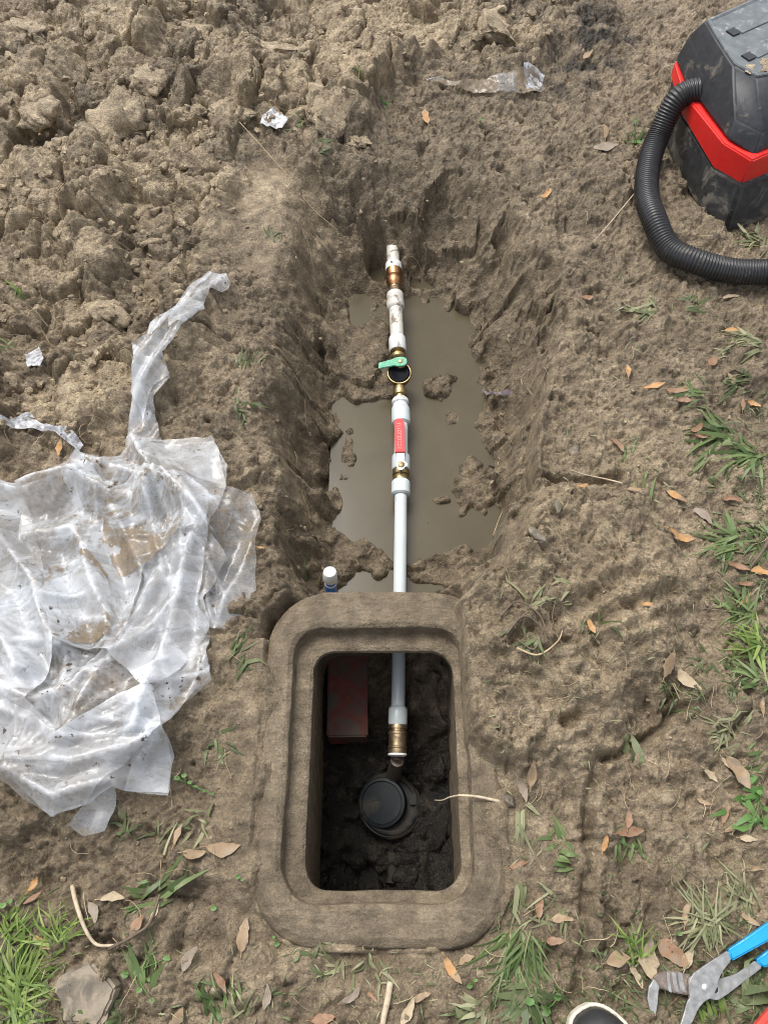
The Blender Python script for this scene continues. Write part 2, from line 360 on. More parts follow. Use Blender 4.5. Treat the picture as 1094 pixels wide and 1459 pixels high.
# ------------------------------------------------------------------ materials
class NT:
    def __init__(s, name):
        s.m = bpy.data.materials.new(name); s.m.use_nodes = True; s.t = s.m.node_tree; s.t.nodes.clear()
        s.out = s.n('ShaderNodeOutputMaterial')
    def n(s, t, **k):
        o = s.t.nodes.new(t)
        for a, b in k.items(): setattr(o, a, b)
        return o
    def l(s, a, b): s.t.links.new(a, b)
    def set(s, sock, v):
        if isinstance(v, bpy.types.NodeSocket): s.l(v, sock)
        elif isinstance(v, (tuple, list)): sock.default_value = (*v, 1) if len(v) == 3 and sock.type == 'RGBA' else v
        else: sock.default_value = v
    def pos(s):
        return s.n('ShaderNodeNewGeometry').outputs['Position']
    def obj(s): return s.n('ShaderNodeTexCoord').outputs['Object']
    def noise(s, vec, scale, detail=6, rough=.6, dist=0):
        o = s.n('ShaderNodeTexNoise'); s.l(vec, o.inputs['Vector']); o.inputs['Scale'].default_value = scale
        o.inputs['Detail'].default_value = detail; o.inputs['Roughness'].default_value = rough; o.inputs['Distortion'].default_value = dist
        return o.outputs['Fac']
    def vor(s, vec, scale, feat='F1'):
        o = s.n('ShaderNodeTexVoronoi', feature=feat); s.l(vec, o.inputs['Vector']); o.inputs['Scale'].default_value = scale
        return o.outputs['Distance']
    def ramp(s, f, stops):
        o = s.n('ShaderNodeValToRGB'); s.l(f, o.inputs[0]); e = o.color_ramp.elements
        while len(e) < len(stops): e.new(.5)
        for x, (p, c) in zip(e, stops): x.position = p; x.color = (*c, 1) if hasattr(c, '__len__') else (c, c, c, 1)
        return o.outputs[0]
    def mix(s, f, a, b, mode='MIX'):
        o = s.n('ShaderNodeMix', data_type='RGBA', blend_type=mode); s.set(o.inputs[0], f); s.set(o.inputs[6], a); s.set(o.inputs[7], b)
        return o.outputs[2]
    def math(s, op, a, b=0.0, c=None):
        o = s.n('ShaderNodeMath', operation=op); s.set(o.inputs[0], a); s.set(o.inputs[1], b)
        if c is not None: s.set(o.inputs[2], c)
        return o.outputs[0]
    def attr(s, name):
        return s.n('ShaderNodeAttribute', attribute_name=name)
    def bump(s, hgt, strength=.5, dist=.002, normal=None):
        o = s.n('ShaderNodeBump'); s.l(hgt, o.inputs['Height']); o.inputs['Strength'].default_value = strength; o.inputs['Distance'].default_value = dist
        if normal is not None: s.l(normal, o.inputs['Normal'])
        return o.outputs[0]
    def bsdf(s, col, rough=.5, metal=0, spec=.5, normal=None, **k):
        o = s.n('ShaderNodeBsdfPrincipled'); s.set(o.inputs['Base Color'], col); s.set(o.inputs['Roughness'], rough)
        s.set(o.inputs['Metallic'], metal); s.set(o.inputs['Specular IOR Level'], spec)
        if normal is not None: s.l(normal, o.inputs['Normal'])
        for a, b in k.items(): s.set(o.inputs[a.replace('_', ' ')], b)
        s.l(o.outputs[0], s.out.inputs[0]); return o
def mud_material(name, tint=(1, 1, 1), use_attr=True, grain=1.0):
    n = NT(name); p = n.pos()
    big = n.noise(p, 5, 5, .6); mid = n.noise(p, 28, 8, .65); fine = n.noise(p, 190, 6, .7); grit = n.noise(p, 700, 3, .6)
    c = n.ramp(mid, [(.36, (.225, .182, .130)), (.5, (.355, .292, .212)), (.64, (.49, .41, .305))])
    c = n.mix(n.math('MULTIPLY', n.ramp(big, [(.4, 0), (.65, 1)]), .5), c, (.24, .19, .132))
    pale = n.ramp(mid, [(.36, (.245, .195, .130)), (.5, (.375, .305, .207)), (.64, (.53, .44, .31))])
    wetc = n.ramp(mid, [(.36, (.068, .053, .035)), (.5, (.118, .094, .063)), (.64, (.185, .150, .104))])
    clay_pitshade_c = n.ramp(mid, [(.40, (.006, .005, .004)), (.55, (.016, .0135, .010)), (.68, (.040, .034, .025))])  # near-black tones for the clay patch and the shade painted into the pit
    if use_attr:
        sa_ = n.attr('soil'); a = n.n('ShaderNodeSeparateColor'); n.l(sa_.outputs['Color'], a.inputs[0])
        wetf, palef, clay_pitshade_f = a.outputs[0], a.outputs[1], a.outputs[2]
        pf = n.math('MULTIPLY', palef, n.ramp(n.noise(p, 16, 6, .65), [(.35, .35), (.6, 1)]))
        c = n.mix(pf, c, pale); wf = n.math('MULTIPLY', wetf, n.ramp(n.noise(p, 11, 5, .6), [(.3, .8), (.6, 1)])); c = n.mix(wf, c, wetc); c = n.mix(clay_pitshade_f, c, clay_pitshade_c)
        tn = n.ramp(sa_.outputs['Alpha'], [(.10, (.33, .32, .31)), (.75, (.68, .68, .68))]); c = n.mix(.8, c, tn, 'OVERLAY')
        dm = n.ramp(n.noise(p, 3.6, 7, .66, .6), [(.43, 0), (.54, 1)]); dm = n.math('MULTIPLY', n.math('MULTIPLY', dm, n.math('SUBTRACT', 1.0, palef)), n.math('SUBTRACT', 1.0, clay_pitshade_f)); c = n.mix(n.math('MULTIPLY', dm, .62), c, n.ramp(mid, [(.36, (.125, .098, .066)), (.64, (.25, .202, .142))]))
        ro = n.mix(n.math('MAXIMUM', wetf, n.math('MULTIPLY', dm, .7)), (.42, .42, .42), (.22, .22, .22))
    else: ro = .6
    sp = n.ramp(n.vor(p, 150), [(.02, 1), (.09, 0)])
    spm = n.math('MULTIPLY', sp, n.ramp(n.noise(p, 45, 3), [(.56, 0), (.64, 1)]))
    c = n.mix(n.math('MULTIPLY', spm, n.math('MULTIPLY', n.math('SUBTRACT', 1.0, clay_pitshade_f), .5) if use_attr else .5), c, (.42, .36, .27))
    org = n.ramp(n.noise(p, 75, 7, .75, 1.5), [(.57, 0), (.66, 1)])
    c = n.mix(n.math('MULTIPLY', org, .45*grain), c, (.075, .058, .040))
    c = n.mix(.5*grain, c, n.ramp(fine, [(.38, .27), (.62, .73)]), 'OVERLAY'); c = n.mix(.34*grain, c, n.ramp(n.noise(p, 420, 4, .65), [(.38, .28), (.60, .72)]), 'OVERLAY')
    mps = n.n('ShaderNodeMapping'); n.l(p, mps.inputs[0]); mps.inputs['Rotation'].default_value = (0, 0, .55); mps.inputs['Scale'].default_value = (14, 70, 30)
    smear = n.noise(mps.outputs[0], 1, 6, .62, 1.2); c = n.mix(.5, c, n.ramp(smear, [(.36, .34), (.64, .66)]), 'OVERLAY')
    pits = n.ramp(n.noise(p, 130, 5, .7, .8), [(.33, 1), (.40, 0)]); c = n.mix(n.math('MULTIPLY', pits, .6*grain), c, (.045, .035, .024))
    c = n.mix(1.0, c, (.97, .93, .85), 'MULTIPLY')
    if tint != (1, 1, 1): c = n.mix(1.0, c, tint, 'MULTIPLY')
    b = n.bump(n.noise(p, 60, 8, .72), 1.0, .014); b = n.bump(smear, .5, .006, b); b = n.bump(fine, .55, .0026, b); b = n.bump(grit, .5, .001, b)
    n.bsdf(c, ro, 0, .5, b)
    return n.m
def simple(name, col, rough=.5, metal=0, spec=.5, var=.15, scale=60, bump=0.0, dirt=0.0, dirtcol=(.17, .135, .095), dscale=30, dth=.55, **k):
    n = NT(name); p = n.obj(); f = n.noise(p, scale, 5, .6)
    lo = tuple(max(0, x*(1-var)) for x in col); hi = tuple(min(1, x*(1+var)) for x in col)
    c = n.ramp(f, [(.3, lo), (.7, hi)])
    if dirt:
        d = n.math('MULTIPLY', n.ramp(n.noise(p, dscale, 8, .7, .6), [(dth, 0), (dth+.09, 1)]), dirt); c = n.mix(d, c, dirtcol)
        rough = n.mix(d, (rough,)*3, (.75,)*3)
    nb = n.bump(n.noise(p, scale*3, 5, .6), bump, .001) if bump else None
    n.bsdf(c, rough, metal, spec, nb, **k); return n.m
M = {}
M['mud'] = mud_material('mud')
M['clod'] = mud_material('dry_clod', (1.12, 1.12, 1.10), False)
M['concrete'] = mud_material('muddy_concrete', (.60, .595, .58), False, .6)
M['pvc'] = simple('white_pvc', (.58, .59, .58), .35, dirt=.85, dscale=22, dth=.60, var=.05)
M['pvc_dirty'] = simple('dirty_white_pvc', (.52, .50, .45), .4, dirt=.95, dscale=30, dth=.53, var=.06)
M['pex'] = simple('translucent_white_pipe', (.50, .55, .56), .28, var=.05, scale=20, dirt=.7, dscale=24, dth=.61)
M['brass'] = simple('brass', (.34, .26, .13), .42, 1, var=.35, scale=120, dirt=.75, dscale=60, dth=.53)
M['old_brass'] = simple('tarnished_brass', (.34, .26, .16), .45, 1, var=.4, scale=90, dirt=.8, dscale=60, dth=.48)
M['bronze'] = simple('brown_copper', (.36, .19, .09), .35, 1, var=.35, scale=90, dirt=.4, dscale=70, dth=.56)
M['chrome'] = simple('worn_chrome', (.72, .71, .68), .25, 1, var=.15, dirt=.5, dscale=140, dth=.54)
M['green'] = simple('green_lever_paint', (.03, .30, .16), .4, var=.2, scale=150, dirt=.55, dirtcol=(.36, .60, .46), dscale=140, dth=.52)
M['red'] = simple('red_vinyl', (.48, .014, .016), .45, var=.1)
M['pinkprint'] = simple('faded_pink_lettering', (.62, .22, .21), .5)
M['black'] = simple('black_rubber', (.013, .013, .015), .35, var=.3)
M['blackhole'] = simple('black_plastic_face', (.003, .003, .005), .6, spec=.1, var=.3)
M['hose'] = simple('black_ribbed_hose', (.022, .022, .023), .36, var=.3, dirt=.75, dirtcol=(.20, .17, .13), dscale=26, dth=.60)
M['tank'] = simple('scuffed_black_plastic', (.030, .030, .030), .5, var=.5, dirt=.8, dirtcol=(.17, .15, .122), dscale=13, dth=.50)
M['lid'] = simple('grey_plastic_lid', (.105, .118, .124), .5, var=.3, scale=30, dirt=.8, dirtcol=(.36, .36, .34), dscale=26, dth=.57)
M['lid_side'] = simple('dark_grey_plastic', (.030, .032, .036), .48, spec=.35, var=.3, dirt=.6, dirtcol=(.22, .19, .15), dscale=15, dth=.57)
M['bandred'] = simple('red_plastic', (.70, .028, .022), .35, var=.08, dirt=.4, dirtcol=(.6, .25, .2), dscale=30, dth=.64)
M['brick'] = simple('red_brick', (.14, .034, .022), .75, var=.3, scale=50, bump=.4, dirt=.9, dirtcol=(.075, .062, .045), dscale=18, dth=.46)
M['steel'] = simple('worn_steel', (.36, .36, .35), .40, .9, var=.3, scale=80, dirt=.45, dirtcol=(.2, .15, .1), dscale=50, dth=.60)
M['steel_dark'] = simple('oily_steel', (.22, .18, .15), .4, .8, var=.4, scale=120)
M['bluegrip'] = simple('blue_vinyl_grip', (.010, .27, .54), .35, var=.08, dirt=.3, dscale=60, dth=.66)
M['redsteel'] = simple('red_painted_iron', (.58, .06, .045), .45, var=.12, dirt=.8, dirtcol=(.10, .06, .05), dscale=50, dth=.6)
M['shoe'] = simple('black_leather', (.022, .022, .023), .45, var=.3, bump=.2, dirt=.4, dscale=40, dth=.62)
M['shoesole'] = simple('cream_rubber', (.62, .56, .44), .6, dirt=.6, dscale=50, dth=.56)
M['bluepvc'] = simple('blue_primer_pvc', (.03, .16, .55), .35, var=.3)
M['stone'] = simple('flat_stone', (.13, .108, .078), .65, var=.5, scale=30, bump=.8, dirt=.8, dirtcol=(.26, .215, .155), dscale=26, dth=.48)
M['twig'] = simple('pale_twig', (.44, .36, .25), .7, var=.3, scale=60, dirt=.5, dscale=60)
M['darktwig'] = simple('brown_twig', (.10, .072, .05), .75, var=.4, scale=60)
M['fibre'] = simple('straw_fibre', (.36, .28, .17), .75, var=.5, scale=15)
M['purple'] = simple('faded_purple_plastic', (.12, .095, .11), .45, var=.5, scale=60, dirt=.8, dscale=40, dth=.5)
M['meter'] = simple('black_meter_plastic', (.003, .003, .003), .5, spec=.25, var=.4, dirt=.9, dirtcol=(.030, .025, .018), dscale=16, dth=.45)
M['meterlid'] = simple('blue_black_lid', (.006, .009, .011), .5, spec=.2, var=.3, dirt=.8, dirtcol=(.050, .044, .032), dscale=17, dth=.52)
M['tape'] = simple('white_thread_tape', (.8, .8, .78), .6)
def leaf_mat(name, a, b, rough=.6):
    n = NT(name); p = n.obj(); f = n.noise(p, 70, 6, .65); c = n.ramp(f, [(.3, a), (.7, b)])
    c = n.mix(n.ramp(n.noise(p, 160, 4, .7), [(.60, 0), (.68, .7)]), c, (.07, .05, .032))
    c = n.mix(n.ramp(n.noise(p, 45, 6, .7), [(.48, 0), (.62, .85)]), c, (.20, .16, .115))
    n.bsdf(c, rough, 0, .4, n.bump(n.noise(p, 220, 3), .3, .0006)); return n.m
LM = {'orange': leaf_mat('orange_leaf', (.33, .165, .055), (.46, .27, .115)), 'tan': leaf_mat('tan_leaf', (.22, .15, .085), (.33, .235, .14)), 'brown': leaf_mat('brown_leaf', (.18, .10, .055), (.29, .165, .095)),
      'pale': leaf_mat('pale_leaf', (.30, .23, .14), (.40, .325, .215)), 'grey': leaf_mat('muddy_leaf', (.17, .135, .10), (.26, .21, .16))}
def grass_mat(name, a, b):
    n = NT(name); f = n.attr('shade').outputs['Fac']; c = n.ramp(f, [(0, a), (1, b)])
    c = n.mix(n.ramp(n.noise(n.pos(), 40, 5, .7), [(.55, 0), (.66, .6)]), c, (.22, .18, .12))
    s = n.bsdf(c, .5, 0, .4)
    tr = n.n('ShaderNodeBsdfTranslucent'); n.l(c, tr.inputs[0]); mx = n.n('ShaderNodeMixShader'); mx.inputs[0].default_value = .25
    n.l(s.outputs[0], mx.inputs[1]); n.l(tr.outputs[0], mx.inputs[2]); n.l(mx.outputs[0], n.out.inputs[0]); return n.m
GM = {'green': grass_mat('green_grass', (.065, .110, .032), (.18, .24, .090)), 'bright': grass_mat('bright_grass', (.09, .155, .028), (.25, .33, .088)), 'pale': grass_mat('pale_muddy_grass', (.13, .15, .065), (.34, .335, .195)), 'weed': grass_mat('clover_green', (.075, .165, .035), (.14, .26, .07)), 'dull': grass_mat('dull_grass', (.065, .095, .034), (.165, .195, .09))}

# ------------------------------------------------------------------ ground sheet
ny, nx = X.shape
me = bpy.data.meshes.new('ground')
co = np.stack([X, Y, H], -1).reshape(-1, 3)
idx = np.arange(nx*ny).reshape(ny, nx)
quads = np.stack([idx[:-1, :-1], idx[:-1, 1:], idx[1:, 1:], idx[1:, :-1]], -1).reshape(-1, 4)
nf = len(quads)
me.vertices.add(len(co)); me.vertices.foreach_set('co', co.astype(np.float32).ravel())
me.loops.add(nf*4); me.loops.foreach_set('vertex_index', quads.astype(np.int32).ravel())
me.polygons.add(nf); me.polygons.foreach_set('loop_start', (np.arange(nf)*4).astype(np.int32)); me.polygons.foreach_set('loop_total', np.full(nf, 4, np.int32))
me.polygons.foreach_set('use_smooth', np.ones(nf, bool)); me.update(calc_edges=True)
at_ = me.attributes.new('soil', 'FLOAT_COLOR', 'POINT')
at_.data.foreach_set('color', np.stack([WET, PALE, CLAY_PITSHADE, TONE], -1).astype(np.float32).ravel())
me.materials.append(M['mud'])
g = bpy.data.objects.new('ground', me); COL.objects.link(g); props(g, 'trodden brown mud with a dug trench', kind='structure')

# ------------------------------------------------------------------ water in the trench
n = NT('muddy_water'); p = n.pos()
c = n.ramp(n.noise(p, 7, 4, .55, .8), [(.3, (.068, .056, .033)), (.7, (.084, .070, .043))])
c = n.mix(n.ramp(n.noise(p, 110, 4, .7), [(.63, 0), (.68, .8)]), c, (.05, .04, .026))
n.bsdf(c, .2, 0, .18, n.bump(n.noise(p, 14, 3), .04, .004)); M['water'] = n.m
a, b = P(470, 395, WZ), P(715, 700, WZ)
wx0, wx1, wy0, wy1 = -.145, .33, .628, 1.80
wv = []; wf = []; nxw, nyw = 14, 24
for j in range(nyw+1):
    for i in range(nxw+1): wv.append((wx0+(wx1-wx0)*i/nxw, wy0+(wy1-wy0)*j/nyw, WZ))
for j in range(nyw):
    for i in range(nxw): k = j*(nxw+1)+i; wf.append((k, k+1, k+nxw+2, k+nxw+1))
props(mobj('water', wv, wf, M['water']), 'brown muddy water standing in the trench', kind='structure')

# ------------------------------------------------------------------ meter box
def rrect(b, r, k=14, z=0):
    x0, x1, y0, y1 = b; out = []
    for cx, cy, a0 in ((x1-r, y1-r, 0), (x0+r, y1-r, 90), (x0+r, y0+r, 180), (x1-r, y0+r, 270)):
        arc = [Vector((cx+r*math.cos(R(a0+90*i/k)), cy+r*math.sin(R(a0+90*i/k)), z)) for i in range(k+1)]
        if out:
            last = out[-1]
            for i in range(1, 16): out.append(last.lerp(arc[0], i/16))
        out += arc
    last = out[-1]
    for i in range(1, 16): out.append(last.lerp(out[0], i/16))
    return out
def loops_mesh(name, loops, sub, m, parent, amp, z_amp=1.0, smooth=True):
    rings = []
    for (la, lb, s_) in zip(loops[:-1], loops[1:], sub):
        for k in range(s_): rings.append([a.lerp(b, k/s_) for a, b in zip(la, lb)])
    rings.append(loops[-1]); n_ = len(rings[0]); V = np.array([[tuple(v) for v in r_] for r_ in rings]).reshape(-1, 3)
    x, y = V[:, 0]+V[:, 2]*.7, V[:, 1]+V[:, 2]*.9
    dz = amp*(.9*fbm(x, y, .09, 200, 4)+.6*fbm(x, y, .018, 205, 3)+22*chunks(x+.01*fbm(x, y, .02, 260, 2), y, .028, 264)*ss(.0, .3, fbm(x, y, .12, 268, 3))); V[:, 2] += dz*z_amp
    V[:, 0] += amp*.7*fbm(x, y, .05, 210, 3); V[:, 1] += amp*.7*fbm(x, y, .05, 215, 3)
    F = [(i*n_+k, i*n_+(k+1) % n_, (i+1)*n_+(k+1) % n_, (i+1)*n_+k) for i in range(len(rings)-1) for k in range(n_)]
    return mobj(name, V, F, m, parent, smooth=smooth)
def grow(b, d): return (b[0]-d, b[1]+d, b[2]-d, b[3]+d)
BO = Vector((0, .28, -.4))
box = empty('meter_box', BO, 'mud covered concrete water meter box with an open rectangular mouth and no lid', 'meter box')
def sh(loop): return [v-BO for v in loop]
LEDGE = (OPEN[0]-.036, OPEN[1]+.018, OPEN[2]-.020, OPEN[3]+.034)
loops_mesh('collar', [sh(rrect(OUT, .125, z=-.30)), sh(rrect(OUT, .125, z=-.012)), sh(rrect(grow(OUT, -.006), .122, z=.010)), sh(rrect(grow(OUT, -.020), .11, z=.021)), sh(rrect(grow(LEDGE, .012), .07, z=.024)), sh(rrect(grow(LEDGE, .003), .063, z=.018)), sh(rrect(LEDGE, .06, z=-.014))], [10, 4, 4, 26, 3, 6], M['concrete'], box, .0055)
OB = (OPEN[0]-.004, OPEN[1]+.004, OPEN[2]-.004, .566)
loops_mesh('ledge', [sh(rrect(grow(LEDGE, .004), .06, z=-.0135)), sh(rrect(grow(OPEN, .007), .048, z=-.016)), sh(rrect(grow(OPEN, .001), .045, z=-.020)), sh(rrect(OPEN, .045, z=-.030))], [12, 4, 4], M['concrete'], box, .0035)
IN2 = (OPEN[0]+.002, OPEN[1], OPEN[2], OPEN[3]+.004)
loops_mesh('inner_wall', [sh(rrect(OPEN, .045, z=-.029)), sh(rrect((OPEN[0], OPEN[1]+.004, OPEN[2]-.004, OPEN[3]+.02), .045, z=-.07)), sh(rrect((OPEN[0]-.002, OPEN[1]+.008, OPEN[2]-.01, .562), .045, z=-.16)), sh(rrect((OPEN[0]-.004, OPEN[1]+.01, OPEN[2]-.015, .566), .045, z=-.46))], [6, 10, 20], M['concrete'], box, .002)

# ------------------------------------------------------------------ brick in the pit
bp = P(495, 995, -.30)
br = empty('brick', (bp.x, bp.y, -.385), 'single red brick standing in the pit against the left wall of the meter box', 'brick', rz=R(1))
bm = prism([(-.047, -.088), (.047, -.088), (.047, .110), (-.047, .110)], 0, .085, .004)
bobj('brick_body', bm, M['brick'], br)
# ------------------------------------------------------------------ water meter
mp = P(556, 1143, -.34)
mt = empty('water_meter', (mp.x, mp.y, -.445), 'black round water meter deep in the pit below the brass coupling', 'water meter')
V0 = Vector((0, 0, 0)); UP = Vector((0, 0, 1))
lathe('body', V0, UP, [(0, .066), (.03, .070), (.05, .073), (.064, .074), (.068, .070), (.068, .060)], M['meter'], mt, 40)
lathe('ring', Vector((0, 0, .066)), UP, [(0, .066), (.006, .067), (.008, .064), (.008, .057), (.002, .056)], M['meter'], mt, 40, False)
tilt_ax = Vector((-.22, -.10, 1)).normalized()
lathe('lid', Vector((-.014, .004, .062)), tilt_ax, [(0, .054), (.022, .055), (.026, .053), (.027, .047), (.024, .045), (.025, .02), (.0255, .0005)], M['meterlid'], mt, 40)
bm = prism([(-.008, -.012), (.008, -.012), (.008, .012), (-.008, .012)], 0, .008, .002); o = bobj('hinge', bm, M['meter'], mt); o.location = (.052, .01, .072)
lathe('inlet', Vector((.004, -.06, .018)), Vector((0, -1, -.12)), [(0, .016), (.1, .016)], M['meter'], mt, 20)

oq = Vector((P(566, 1082, -.27).x-mp.x, P(566, 1082, -.27).y-mp.y, .165)); lathe('outlet', Vector((.004, .05, .045)), oq-Vector((.004, .05, .045)), [(0, .024), (.02, .024), (.022, .018), ((oq-Vector((.004, .05, .045))).length, .015)], M['steel_dark'], mt, 20)
# ------------------------------------------------------------------ pipe run with fittings
def pipe_pt(px, py, z): return P(px, py, z)
A0 = P(559, 345, -.185); A1 = P(571.5, 600, -.205); A2 = P(570.5, 760, -.212); A3 = P(566, 1078, -.262)
pr = empty('water_pipe', (A1.x, A1.y, A1.z), 'white plastic water pipe with couplings and valves running along the trench into the meter box', 'water pipe')
def seg_pt(py):
    """point on the axis of the run seen at this picture row"""
    ctrl = [(345, A0), (600, A1), (760, A2), (1078, A3)]
    for (ya, pa), (yb, pb) in zip(ctrl[:-1], ctrl[1:]):
        if py <= yb or yb == 1078:
            lo, hi = 0.0, 1.0
            for _ in range(40):
                m_ = (lo+hi)/2; q = pa.lerp(pb, m_); d = q-Vector((0, 0, CAM_H))
                f_ = d.y*ST-d.z*CT; v_ = d.y*CT+d.z*ST; y_ = IH/2-FPX*v_/f_
                if y_ < py: lo = m_
                else: hi = m_
            return pa.lerp(pb, (lo+hi)/2)
def fit(name, ya, yb, wpx, m, prof=None, seg=30, label=None):
    """turned fitting between two picture rows; wpx = diameter in photo pixels"""
    p, q = seg_pt(ya), seg_pt(yb); d = q-p; L = d.length; r = wpx/2*mpp((p+q)/2)
    prof = prof or [(0, .82), (.04, .95), (.10, 1), (.90, 1), (.96, .95), (1, .82)]
    o = lathe(name, p-A1, d, [(t*L, r*k) for t, k in prof], m, pr, seg)
    if label: o['label'] = label
    return o
STRAIGHT = [(0, 1), (1, 1)]
fit('pipe', 341, 378, 17.5, M['pvc_dirty'], STRAIGHT, label='short white stub with muddy broken end')
fit('pipe_collar', 376, 386, 23.5, M['pvc'], [(0, .9), (.15, 1), (.85, 1), (1, .95)])
fit('adapter', 383, 409, 23, M['bronze'], [(0, .98), (.35, 1), (.42, .90), (.48, .90), (.55, 1.02), (.75, 1.0), (.9, .86), (1, .72)], label='brown copper adapter')
fit('nipple', 407, 422, 15.5, M['old_brass'], [(0, .95), (.3, 1), (.35, .92), (.6, 1), (.65, .92), (1, 1)])
fit('coupling', 418, 441, 25, M['pvc_dirty'], [(0, .80), (.06, .93), (.16, .97), (.40, .97), (.46, .9), (.50, .9), (.55, 1), (.86, 1), (.95, .9), (1, .78)])
fit('pipe', 438, 484, 19, M['pvc_dirty'], STRAIGHT, label='white pipe smeared with mud')
fit('coupling', 480, 501, 24.5, M['pvc'], [(0, .8), (.1, .95), (.25, 1), (.95, 1), (1, .93)])
fit('nut', 499, 514, 23, M['brass'], [(0, .85), (.2, .95), (.3, .62), (.5, .66), (.55, .98), (.8, 1), (.95, .8), (1, .6)], seg=12)
# stop valve with green lever and round black face
bc = seg_pt(536); d_ax = (seg_pt(560)-seg_pt(510)).normalized(); up_v = Vector((0, -.22, 1)).normalized(); mp_ = mpp(bc)
lathe('valve_body', bc-A1+up_v*(-.032), up_v, [(0, .012), (.01, .024), (.028, .031), (.046, .0325), (.052, .0330), (.055, .0322), (.055, .0300), (.050, .0295)], M['brass'], pr, 36, False)['label'] = 'round brass valve body open at the top'
lathe('valve_face', bc-A1+up_v*.016, up_v, [(0, .0300), (.005, .0300), (.0065, .028), (.0065, .020), (.005, .018), (.005, .0005)], M['blackhole'], pr, 36)
hub = bc-A1+up_v*.022+Vector((0, .026, .004))+Vector((.004, 0, 0))
lathe('lever_hub', hub, up_v, [(0, .016), (.010, .016), (.012, .014), (.012, .0075), (.017, .0075), (.019, .004), (.019, .0005)], M['brass'], pr, 24)
def blade(name, pts, thick, m, z0):
    bm = prism([(x, y) for x, y in pts], z0, z0+thick, .0012)
    return bm
gl = blade('lever', [(.014, -.011), (.017, -.004), (.017, .005), (.012, .012), (.002, .014), (-.012, .014), (-.022, .010), (-.060, .004), (-.062, -.013), (-.020, -.010), (-.004, -.014), (.006, -.014)], .006, None, 0)
o = bobj('lever', gl, M['green'], pr); o['label'] = 'chipped green valve lever'; o.location = hub+up_v*.0115; o.rotation_euler = (R(12), R(-4), R(6))
fit('nipple', 551, 571, 16.5, M['brass'], [(0, .9), (.3, 1), (.32, 1.18), (.62, 1.18), (.66, .85), (1, .85)], seg=20)
fit('flange', 568, 582, 25, M['pvc'], [(0, .75), (.2, .95), (.5, 1), (.62, .84), (1, .84)])
fit('coupling', 580, 605, 26.5, M['pex'], [(0, .80), (.06, .95), (.2, 1), (.75, 1.02), (.92, .98), (1, .78)])
fit('pipe', 602, 654, 19.5, M['pex'], STRAIGHT)
fit('coupling', 648, 670, 26, M['pex'], [(0, .78), (.1, .96), (.25, 1), (.95, 1), (1, .93)])
fit('ball_valve', 667, 688, 24, M['brass'], [(0, .72), (.12, .80), (.2, 1), (.5, 1.02), (.55, .85), (.62, .96), (.9, .96), (1, .72)], seg=16)
vb = seg_pt(672)-A1; r_v = 12*mpp(seg_pt(672))
lathe('valve_stem', vb+Vector((0, 0, r_v*.6)), UP, [(0, .007), (.016, .007), (.018, .009), (.024, .009), (.026, .006), (.026, .0005)], M['brass'], pr, 12)
ltop = r_v*.6+.019
ax = (seg_pt(608)-seg_pt(672)).normalized(); sd_ = Vector((1, 0, 0))
def leverloc(x, t): q = vb+ax*t+sd_*x; return q
def lever_part(name, outline, z0, th, m, lab):
    bm = prism(outline, z0, z0+th, .001); o = bobj(name, bm, m, pr); o.location = vb+Vector((0, 0, ltop)); o.rotation_euler = (R(-1), 0, R(1.2)); o['label'] = lab; return o
LL = (seg_pt(606)-seg_pt(672)).length
lever_part('lever_arm', [(-.011, -.006), (-.004, -.016), (.004, -.014), (.008, -.008), (.016, -.002), (.014, .006), (.009, .010), (.009, .06), (-.011, .06)], 0, .003, M['chrome'], 'worn steel lever arm')
grip = lever_part('lever_grip', [(-.0145, .036)]+[(.0115, .036), (.0120, LL-.012), (.0095, LL-.004), (.004, LL), (-.006, LL), (-.0115, LL-.004), (-.014, LL-.012)], -.002, .0085, M['red'], 'red vinyl grip of the ball valve lever')
# pale worn lettering along the grip (not legible in the picture)
bm = bmesh.new(); rr = random.Random(5); yy = .044
while yy < LL-.018:
    hgt = rr.choice([.005, .006, .007])
    for (x0, y0, x1, y1) in rr.sample([(-.007, 0, -.0055, hgt), (.0015, 0, .003, hgt), (-.007, 0, .003, .0013), (-.007, hgt-.0013, .003, hgt), (-.007, hgt*.5, .0, hgt*.5+.0012)], 3):
        vs = [bm.verts.new((x, yy+y, .0071)) for x, y in ((x0, y0), (x1, y0), (x1, y1), (x0, y1))]; bm.faces.new(vs)
    yy += hgt+.0025
bobj('lettering', bm, M['pinkprint'], grip)
fit('coupling', 686, 706, 27, M['pex'], [(0, .88), (.08, .98), (.2, 1), (.9, 1), (1, .8)])
fit('pipe', 703, 1012, 19.3, M['pex'], STRAIGHT) if False else None
for ya, yb in ((703, 760), (760, 1012)):
    p, q = seg_pt(ya), seg_pt(yb)
pth = [seg_pt(y_)-A1 for y_ in (703, 730, 750, 760, 775, 800, 840, 900, 960, 1014)]
pth = catmull(pth, 4); V, F = tube_geo(pth, .0158, 24); mobj('pipe', V, F, M['pex'], pr)['label'] = 'long translucent white pipe passing under the box rim'
fit('coupling', 1007, 1033, 27.5, M['pex'], [(0, .80), (.08, .94), (.16, 1), (.9, 1), (1, .94)])
fit('nut', 1031, 1075, 28, M['old_brass'], [(0, .90), (.08, .98), (.17, .98), (.18, .86), (.25, .86), (.27, 1.0), (.36, 1.0), (.38, .94), (.74, .94), (.76, 1.0), (.80, 1.0), (.82, .95), (.92, .95), (1, .9)], seg=16, label='long tarnished brass union nut')
fit('thread_tape', 1073, 1080, 27, M['tape'], [(0, .9), (.3, 1.02), (.7, .98), (1, .7)], seg=18)
fit('tail_piece', 1078, 1125, 15, M['steel_dark'], STRAIGHT)

